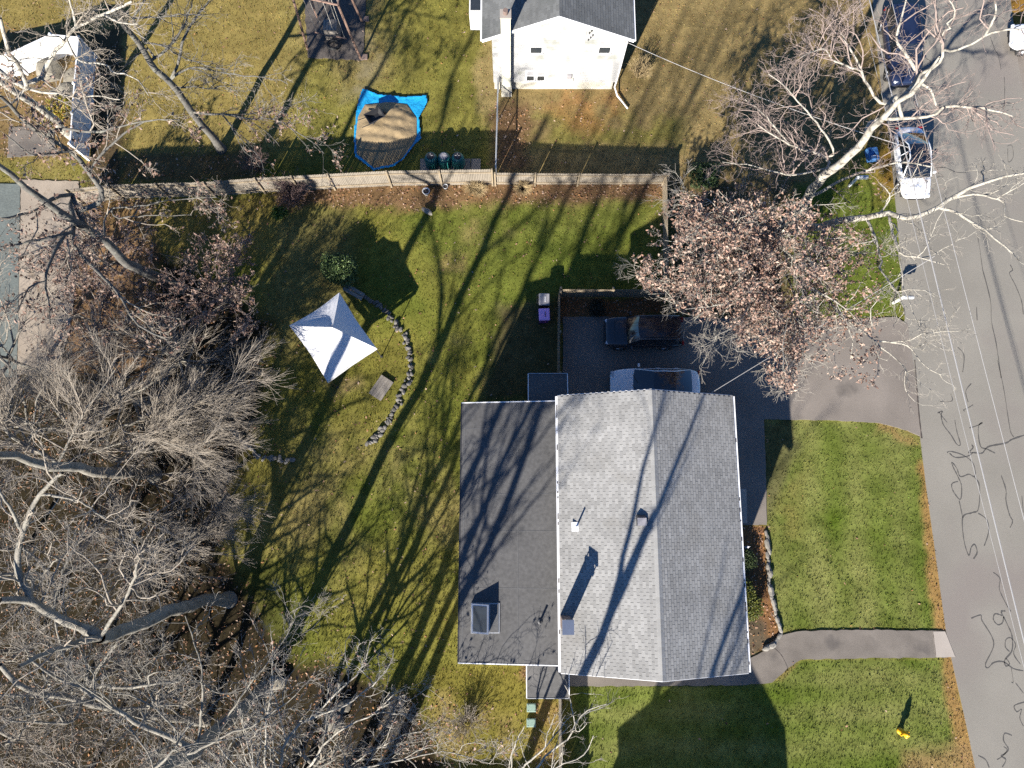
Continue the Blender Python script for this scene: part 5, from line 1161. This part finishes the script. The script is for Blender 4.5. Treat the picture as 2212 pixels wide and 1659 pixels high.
# leafy young oaks in the left woods
def small_oak(label, u, v, spread, n, seed, h=5.5, lc=None, leafy=5000):
    b = P(u, v); r = random.Random(seed); ll = []
    for k in range(n):
        a = k * 6.283 / n + r.uniform(-.3, .3); z0 = r.uniform(1.2, h * .6); R_ = spread * r.uniform(.6, 1.1)
        ll.append(([Vector((b.x, b.y, z0)), Vector((b.x + R_ * .55 * math.cos(a), b.y + R_ * .55 * math.sin(a), z0 + .7)), Vector((b.x + R_ * math.cos(a), b.y + R_ * math.sin(a), z0 + r.uniform(.9, 2)))], .035, .012))
    tree('leafy_oak', label, b, (vert(b, (0, h * .4, h * .8, h)), .09, .03), ll, 'oak', M['bark_grey'], M['twig_red'], seed, leafy=leafy, dens=.9, leaf_size=.08, group='young leafy oaks in the left woods', leaf_col=lc)
small_oak('young oak with brown leaves next to the pool deck', 262, 590, 2.2, 8, 41, 3.6, lc=LEAFC * .85, leafy=9000)
small_oak('young brown-leaved oak next to the strip of dry grass', 480, 650, 2.3, 8, 42, 3.2, lc=LEAFC * .8, leafy=6000)
small_oak('young brown-leaved oak between the pool deck and the fan-twigged tree', 255, 720, 2.2, 7, 43, 3.8, lc=LEAFC * .8, leafy=7000)
bE = P(478, 322)
tree('bare_tree', 'bare tree with slim dark trunk beyond the stockade fence', bE, (vert(bE, (0, 3.5, 6, 9.3, 12)), .22, .09),
     [L('A', [(1410, 690, 5.8), (1490, 480, 7), (1550, 250, 8), (1640, 100, 9), (1760, -20, 10)], .09, .03), L('A', [(1290, 480, 7.8), (1420, 380, 8.6), (1550, 170, 9.4), (1600, 0, 10.2)], .08, .025),
      L('A', [(1440, 740, 5.2), (1620, 745, 5.8), (1800, 750, 6.2), (1950, 690, 6.6)], .05, .015), L('A', [(1640, 930, 3.6), (1850, 960, 4.4), (2050, 990, 5), (2250, 990, 5.6), (2420, 1060, 6), (2700, 1280, 6.4)], .06, .015),
      L('A', [(1420, 640, 6), (1600, 590, 6.8), (1850, 590, 7.4), (2200, 630, 8), (2400, 700, 8.4)], .055, .015), L('A', [(1200, 360, 8.4), (1400, 420, 9), (1600, 510, 9.6), (1900, 580, 10.2)], .05, .015),
      L('A', [(1120, 180, 9), (1180, 50, 10), (1250, -80, 11)], .08, .04), L('A', [(1150, 180, 9.2), (1400, 140, 10), (1680, 120, 10.6)], .05, .015), L('A', [(1240, 420, 8), (1100, 480, 8.8), (1030, 560, 9.4)], .04, .015),
      L('A', [(1850, 960, 4.4), (2000, 1150, 5), (2150, 1300, 5.4), (2200, 1420, 5.6)], .04, .012), L('A', [(2250, 990, 5.6), (2380, 900, 6), (2550, 830, 6.4)], .03, .012)],
     'thin', M['bark_dark'], M['twig_pale'], 34, dens=.9, leafy=900, leaf_col=LEAFC * .8, leaf_box=lambda u, v, e: v > 230)
bF = P(168, 312)
tree('bare_tree', 'pale-limbed bare tree rising beside the white vinyl fence', bF, (vert(bF, (0, 4, 8, 12, 15)), .24, .04),
     [L('A', [(220, 740, 9), (150, 580, 10.5), (60, 420, 12), (0, 150, 13.5)], .15, .07), L('A', [(300, 690, 8.6), (420, 480, 9.8), (560, 320, 11), (650, 200, 12), (880, 120, 13), (1100, 10, 14)], .11, .04),
      L('A', [(240, 760, 8.8), (600, 800, 9.6), (780, 790, 10), (1000, 830, 10.6)], .06, .02), L('A', [(660, 490, 11), (850, 510, 11.6), (930, 590, 12), (1100, 620, 12.4), (1240, 800, 12.8)], .055, .015),
      L('A', [(640, 210, 12), (600, 60, 12.8), (570, -40, 13.4)], .06, .03), L('A', [(880, 120, 13), (1000, 200, 13.6), (1150, 200, 14)], .05, .02), L('A', [(120, 850, 9), (0, 900, 10)], .06, .03)],
     'gnarly', M['bark_pale'], M['twig_grey'], 35, dens=.8)
# --- bottom-left trees
bK = P(575, 1490)
tree('bare_tree', 'bare tree whose long straight trunk shadow crosses the lawn to the fence', bK, (vert(bK, (0, 5, 9, 13, 17)), .30, .18),
     [Ld([(400, 1610, 9.6), (300, 1560, 11), (180, 1500, 12), (60, 1420, 13)], .12, .04), Ld([(430, 1590, 8.4), (440, 1500, 9.4), (430, 1420, 10), (400, 1330, 10.6)], .06, .018), Ld([(480, 1560, 6), (540, 1480, 7), (600, 1400, 7.6), (640, 1330, 8)], .05, .015),
      Ld([(350, 1650, 11.4), (280, 1700, 13), (200, 1780, 14)], .12, .05), Ld([(380, 1625, 10.4), (470, 1600, 11.4), (560, 1560, 12), (640, 1500, 12.4)], .06, .018), Ld([(300, 1680, 12.5), (400, 1720, 14), (520, 1740, 15)], .1, .03), Ld([(250, 1720, 14), (350, 1650, 15.5), (420, 1560, 16.5)], .07, .02)],
     'oak', M['bark_grey'], M['twig_pale'], 36, dens=.85)
bL = P(440, 1562)
tree('bare_tree', 'low leaning bare tree in the south-west thicket', bL, ([P(440, 1562, 0), P(415, 1552, 1.6), P(330, 1540, 3.6), P(259, 1527, 5.2), P(91, 1501, 7.4), P(0, 1436, 9)], .20, .09),
     [L('e', [(800, 1000, 5.8), (1100, 980, 6.4), (1300, 955, 6.8), (1500, 935, 7)], .10, .05), L('e', [(800, 1000, 5.8), (740, 910, 6.6), (830, 780, 7.2), (980, 620, 7.8)], .07, .02), L('e', [(1240, 950, 6.7), (1240, 890, 7), (1350, 850, 7.4)], .05, .02),
      L('e', [(600, 1130, 6), (580, 900, 7), (480, 620, 8), (500, 200, 9), (520, 0, 9.6)], .06, .02), L('e', [(1000, 1180, 5), (1280, 1130, 5.8), (1200, 950, 6.4), (1090, 800, 7)], .06, .02), L('e', [(1300, 1250, 3), (1450, 1480, 4.4), (1600, 1600, 5)], .06, .02),
      L('e', [(1000, 1180, 5), (1300, 1280, 5.8), (1350, 1400, 6), (1480, 1550, 6.4)], .05, .02), L('e', [(600, 1280, 7), (300, 1270, 8), (0, 1260, 9)], .07, .02), L('e', [(700, 1100, 6), (900, 700, 7.6), (1000, 560, 8)], .05, .015)],
     'gnarly', M['bark_grey'], M['twig_pale'], 37, dens=.9)
bM = P(640, 1700)
tree('bare_tree', 'bare tree arching pale limbs over the yard from the south fence', bM, (vert(bM, (0, 3, 6, 10, 14), (-.02, 0)), .22, .1),
     [Ld([(618, 1720, 4), (612, 1654, 5.2), (646, 1566, 6.2), (718, 1509, 7), (780, 1444, 7.6), (800, 1384, 8)], .09, .02), Ld([(646, 1566, 6.2), (740, 1530, 7), (830, 1460, 7.6), (850, 1400, 8)], .05, .015), Ld([(640, 1690, 4), (664, 1654, 5), (739, 1573, 6), (796, 1549, 6.6), (850, 1500, 7)], .07, .02),
      Ld([(600, 1720, 5), (574, 1654, 6), (586, 1488, 7.2), (590, 1411, 7.6), (585, 1370, 7.8)], .06, .018), Ld([(560, 1740, 7), (540, 1640, 8), (520, 1540, 8.6)], .06, .018), Ld([(640, 1700, 3), (760, 1650, 4.4), (860, 1590, 5), (930, 1570, 5.4)], .05, .015),
      Ld([(700, 1690, 4), (820, 1660, 5), (960, 1640, 5.6), (1060, 1650, 6)], .05, .015), Ld([(600, 1730, 6), (480, 1700, 8), (380, 1650, 9)], .07, .02), Ld([(600, 1730, 6), (540, 1690, 7.4), (470, 1610, 8.6)], .06, .02)],
     'oak', M['bark_pale'], M['twig_pale'], 38, dens=.95, leafy=500, leaf_col=LEAFC)
b6 = Vector((-1.3, -16.4, 0))
tree('bare_tree', 'bare tree behind the south boundary with limbs reaching toward the entry roof', b6, (vert(b6, (0, 4, 8, 12.5, 16)), .26, .15),
     [([Vector((-1.3, -16.4, 12)), Vector((-.9, -15.6, 14.5)), Vector((-.2, -14.6, 17)), Vector((.3, -14, 19))], .17, .06), ([Vector((-1.3, -16.4, 12.2)), Vector((-1.9, -15.8, 15)), Vector((-2.4, -14.8, 18)), Vector((-2.4, -14, 20))], .15, .05),
      Ld([(1100, 1720, 4), (1131, 1657, 5.2), (1192, 1596, 6), (1218, 1560, 6.4)], .07, .02), Ld([(1130, 1700, 4.4), (1164, 1652, 5.2), (1224, 1598, 6), (1242, 1563, 6.3), (1272, 1534, 6.6), (1310, 1521, 6.8)], .08, .015),
      Ld([(1150, 1720, 4.6), (1201, 1657, 5.4), (1260, 1629, 5.8), (1282, 1589, 6.2)], .05, .015), Ld([(1095, 1700, 4), (1101, 1652, 4.6), (1118, 1600, 5), (1133, 1568, 5.2)], .05, .02), Ld([(1242, 1563, 6.3), (1236, 1520, 6.8), (1220, 1480, 7.2)], .03, .012)],
     'thin', M['bark_pale'], M['twig_pale'], 39, dens=.7)
# trees south of the frame: real trunks whose shadows cross the yard and the roofs
def plain_tree(label, x, y, h, seed, style='thin', spread=3.6, r0=.26, n=12, dens=.55, grp='bare trees south of the yard', z0f=.34):
    b = Vector((x, y, 0)); r = random.Random(seed); ll = []
    top = h * .75; ln = (r.uniform(-.03, .03), r.uniform(-.03, .03))
    for k in range(n):
        a = k * 2.4 + r.uniform(-.4, .4); z0 = h * (z0f + .42 * k / n); R_ = spread * r.uniform(.7, 1.15) * (1.15 - .5 * k / n); bx, by = b.x + ln[0] * z0, b.y + ln[1] * z0
        ll.append(([Vector((bx, by, z0)), Vector((bx + R_ * .45 * math.cos(a), by + R_ * .45 * math.sin(a), z0 + h * .07)), Vector((bx + R_ * math.cos(a), by + R_ * math.sin(a), z0 + h * .2 * r.uniform(.7, 1.3)))], .10 * r.uniform(.6, 1.1), .02))
    tree('bare_tree', label, b, (vert(b, (0, h * .25, h * .5, h * .8, h), ln), r0, .06), ll, style, M['bark_grey'], M['twig_grey'], seed, dens=dens, group=grp)
PT = 'bare tree standing in the row south of the yard'
for k, (x, y, h) in enumerate(((-13.1, -17.0, 25), (-11.0, -17.4, 27), (-9.8, -16.8, 24), (-8.9, -17.6, 28), (.8, -25, 22))): plain_tree(PT, x, y, h, 60 + k, r0=(.2, .3, .22, .28, .24, .26)[k], dens=.32, spread=3.0, n=11, z0f=.40)
TH = ((250, 1440, 9, 'gnarly'), (130, 1560, 9, 'oak'), (330, 1640, 8, 'oak'), (90, 800, 6, 'fan'), (60, 1180, 9, 'gnarly'), (420, 1480, 7, 'gnarly'), (520, 1600, 7, 'oak'), (230, 1220, 8, 'gnarly'), (380, 1180, 5, 'fan'), (700, 1620, 6, 'oak'), (60, 1400, 9, 'gnarly'), (200, 1660, 8, 'oak'), (330, 870, 4.5, 'fan'), (430, 800, 3.6, 'fan'), (140, 930, 5.5, 'fan'))
THL = {3: 'slim bare tree at the end of the beige pool deck', 9: 'low bare tree beside the pale-limbed tree at the south boundary', 13: 'smallest fan-twigged bare tree at the lawn edge facing the white canopy', 12: 'slim fan-twigged tree between the brown-leaved oaks and the wide bare tree'}
for k, (u, v, h, sty) in enumerate(TH):
    p = P(u, v); plain_tree(THL.get(k, 'slim bare tree standing in the dense thicket left of the lawn'), p.x, p.y, h, 80 + k, sty, 2.6, .11, 11, .75, 'slim trees of the left thicket')
# trees behind the street side whose shadows lie on the road are out of view; a shrub row under the oaks
def bare_shrub(label, u, v, R_, h, n, seed, m, group=None):
    b = P(u, v); r = np.random.default_rng(seed); t = thing('bare_shrub', label, 'shrub', (b.x, b.y, 0), 0, group)
    a = r.uniform(0, 6.283, n); s = r.uniform(.25, 1, n); base = np.stack([np.cos(a) * .15 * R_, np.sin(a) * .15 * R_, np.zeros(n)], 1)
    tip = np.stack([np.cos(a) * R_ * s, np.sin(a) * R_ * s, h * r.uniform(.6, 1, n)], 1); T = np.linspace(0, 1, 6)[None, :, None]
    pp = base[:, None] * (1 - T) + tip[:, None] * T; pp[:, :, 2] += np.sin(T[:, :, 0] * math.pi) * .15 * h; pp[:, 1:] += r.normal(0, .03, (n, 5, 3))
    rd = np.tile(np.linspace(.012, .006, 6), (n, 1)); c = sprout(pp, rd, np.full(n, h), 5, .4, 40, 4, .2, .05, r, .2, .012, .005)
    v1, f1 = tubes(pp, rd, 4); v2, f2 = tubes(c[0], c[1], 3)
    link('stems', np_mesh('stems', v1, f1, None, True), m, t); tag(link('twigs', np_mesh('twigs', v2, f2, None, True), m, t), kind='stuff')
M['twig_plum'] = mat('plum_twig', (.16, .105, .095), 0.85, 0.25, 2, 9)
bare_shrub('dense bare purple-brown shrub at the foot of the stockade fence', 640, 428, 1.35, 1.6, 130, 5, M['twig_plum'])
bare_shrub('leafless shrub with yellowing stems at the corner of the white house', 1378, 165, .8, 1.2, 70, 6, M['straw'])
bare_shrub('bare twiggy shrub between the stockade fence and the dark tree', 560, 365, 1.0, 1.2, 70, 7, M['twig_plum'])
bare_shrub('low twiggy shrub at the edge of the yellowed grass', 1010, 1560, 1.2, 1.0, 90, 8, M['twig_grey'])
bare_shrub('dry bush in the south-west yard below the stump', 860, 1540, 1.3, 1.2, 100, 9, M['twig_pale'])
def tuft(label, u, v, R_, h, n, seed, m):
    b = P(u, v); r = np.random.default_rng(seed); t = thing('ornamental_grass', label, 'grass clump', (b.x, b.y, 0), 0, 'dry grass clumps along the fence')
    a = r.uniform(0, 6.283, n); s = r.uniform(.3, 1, n); T = np.linspace(0, 1, 4)[None, :]; pp = np.stack([np.cos(a)[:, None] * (.08 + R_ * s[:, None] * T ** 1.6), np.sin(a)[:, None] * (.08 + R_ * s[:, None] * T ** 1.6), h * np.sin(T * 1.9) * r.uniform(.7, 1.1, (n, 1))], -1)
    v1, f1 = tubes(pp, np.tile(np.linspace(.012, .004, 4), (n, 1)), 3); link('blades', np_mesh('blades', v1, f1, None, True), m, t)
for k, (u, v) in enumerate((cr('C', 150, 1600), cr('C', 560, 1600), cr('G', 90, 100), cr('F', 1780, 110))): tuft('dry straw-coloured ornamental grass clump in the leaf strip along the fence', u, v, .55, .6, 240, 90 + k, M['straw'])

# evergreen shrubs: leaf-sized faces through the outer volume over a stem
def leafy_shrub(label, u, v, rx, ry, h, n, seed, cols, size=.05, flat_=.0, lobes=9, z0=.1, name='evergreen_shrub', sp=.42):
    global TRI
    b = P(u, v); r = np.random.default_rng(seed); t = thing(name, label, 'shrub', (b.x, b.y, 0))
    lc = np.clip(r.normal(0, sp, (lobes, 3)), -.5, .5) * np.array([rx, ry, h * .45]); lc[:, 2] = np.abs(lc[:, 2]) * .8 + h * .35; lr = r.uniform(.38, .6, lobes)
    pts = []
    for i in range(lobes):
        m = n // lobes; d = r.normal(size=(m, 3)); d /= np.linalg.norm(d, axis=1, keepdims=True); q = lc[i] + d * np.array([rx, ry, h * .55]) * lr[i] * r.uniform(.72, 1.06, (m, 1)); pts.append(q)
    pts = np.concatenate(pts); pts = pts[pts[:, 2] > z0]; V, Fc = leaf_geo(pts, r, size); cols = np.array(cols); cc = cols[r.integers(0, len(cols), len(pts))] * r.uniform(.75, 1.2, (len(pts), 1)); TRI += len(Fc)
    tag(link('foliage', np_mesh('foliage', V, Fc, np.repeat(cc, 4, 0)), M['green_leaf'], t), kind='stuff')
    st_ = []
    for i in range(lobes): st_.append([(0, 0, 0), tuple(lc[i] * .5 + np.array([0, 0, -.05])), tuple(lc[i])])
    v1, f1 = tubes(np.array(st_), np.tile(np.array([.05, .03, .015]), (lobes, 1)), 5); link('stems', np_mesh('stems', v1, f1, None, True), M['bark_grey'], t)
leafy_shrub('dark green rounded evergreen shrub beside the white canopy', 738, 590, .95, .98, 1.9, 17000, 3, [(.075, .12, .035), (.10, .15, .045), (.05, .085, .03), (.13, .18, .055)], lobes=20, sp=.30)
leafy_shrub('yellow-green clipped shrub in the front bed', 1598, 1283, .85, 1.15, 1.2, 9000, 4, [(.11, .12, .015), (.085, .10, .015), (.14, .14, .02), (.06, .075, .015)], .045)
leafy_shrub('dark shrub in the shaded end of the front bed', 1606, 1215, .5, .7, .8, 3500, 5, [(.03, .05, .018), (.045, .065, .02)], .045)
leafy_shrub('round yellow-leaved shrub inside the white vinyl fence', 136, 256, .85, 1.0, 1.2, 6000, 6, [(.30, .24, .02), (.24, .20, .03), (.20, .20, .02), (.30, .17, .05)], .055)
leafy_shrub('dark round shrub behind the brown picket fence', 1290, 668, .5, .45, .75, 3000, 7, [(.03, .035, .02), (.045, .04, .025)], .045)
leafy_shrub('small bright green plant at the end of the leaf strip', 606, 462, .4, .35, .45, 1500, 8, [(.09, .15, .02), (.06, .11, .02)], .05, z0=.02)
leafy_shrub('dark green evergreen under the oaks beyond the picket fence', 1520, 392, 1.2, .8, 1.3, 5000, 9, [(.03, .055, .02), (.05, .08, .025)], .05)

# ------------------------------------------------------------------ grass blades and fallen leaves (uncountable)
FP = [[(RX0, RY0), (RX1, RY0), (RX1, RY1), (RX0, RY1)], [(EX0, EY0), (EX1, EY0), (EX1, EY1), (EX0, EY1)], [(WX0, NY), (WX1, NY), (WX1, 40), (WX0, 40)]]
HARD = [[(P(*p).x, P(*p).y) for p in q] for q in (ROAD_L + ROAD_R, DRIVE, WALK, [(46, 388), (170, 392), (180, 480), (165, 600), (150, 720), (120, 800), (38, 810)], [(-90, 395), (44, 398), (42, 560), (36, 815), (-90, 815)], [(655, -20), (790, -20), (785, 130), (665, 125)], TP)]
def scatter(n, dens, seed, hard=True):
    r = np.random.default_rng(seed); u, v = r.uniform(-30, 2242, n), r.uniform(-30, 1690, n); X, Y = Pn(u, v)
    i = np.clip(((Y + 24) / .18).astype(int), 0, 332) + 4; j = np.clip(((X + 36) / .18).astype(int), 0, 398) + 4
    k = r.random(n) < dens[i, j]
    if hard:
        for q in FP: k &= sdist(X, Y, q) > .0
        for q in HARD: k &= sdist(X, Y, q) > r.uniform(-.05, .04, n)
    return X[k], Y[k], i[k], j[k], r
X, Y, i, j, r = scatter(250000, np.clip(lawn_dens, 0, 1) * .85, 100); n = len(X); print('grass tufts', n)
V = np.empty((n, 2, 3, 3), np.float32); Z0 = GZ[i, j] - .01
for b in range(2):
    a = r.uniform(0, 6.283, n); hgt = r.uniform(.035, .095, n); wd = r.uniform(.012, .028, n); ln = r.uniform(.0, .06, n); la = r.uniform(0, 6.283, n); ox, oy = r.normal(0, .03, n), r.normal(0, .03, n)
    V[:, b, 0] = np.stack([X + ox - np.cos(a) * wd, Y + oy - np.sin(a) * wd, Z0], 1); V[:, b, 1] = np.stack([X + ox + np.cos(a) * wd, Y + oy + np.sin(a) * wd, Z0], 1); V[:, b, 2] = np.stack([X + ox + np.cos(la) * ln, Y + oy + np.sin(la) * ln, Z0 + hgt], 1)
gc = col[i, j]; cv = gc * r.uniform(.75, 1.45, (n, 1)) * (1 + r.normal(0, .08, (n, 3))); cv = np.clip(cv, .008, .6)
o = link('grass', np_mesh('grass', V.reshape(-1, 3), np.arange(n * 6).reshape(-1, 3), np.repeat(cv, 6, 0)), M['grass']); tag(o, 'short grass blades over the lawns', 'grass', kind='stuff')
X, Y, i, j, r = scatter(150000, np.clip(litter_dens, 0, 1), 101); n = len(X); print('fallen leaves', n)
pos = np.stack([X, Y, GZ[i, j] + r.uniform(.02, .06, n)], 1); V, Fc = leaf_geo(pos, r, .062)
V[:, 2] = V[:, 2] * .35 + np.repeat(pos[:, 2], 4) * .65
LIT = np.array([(.33, .19, .12), (.40, .25, .16), (.24, .12, .07), (.46, .33, .24), (.20, .10, .06), (.38, .19, .08)]); cc = LIT[r.integers(0, 6, n)] * r.uniform(.6, 1.15, (n, 1))
o = link('leaf_litter', np_mesh('leaf_litter', V, Fc, np.repeat(cc, 4, 0)), M['litter']); tag(o, 'fallen oak leaves drifted along the fence, beds and woods', 'leaf litter', kind='stuff')
print('tree triangles', TRI)
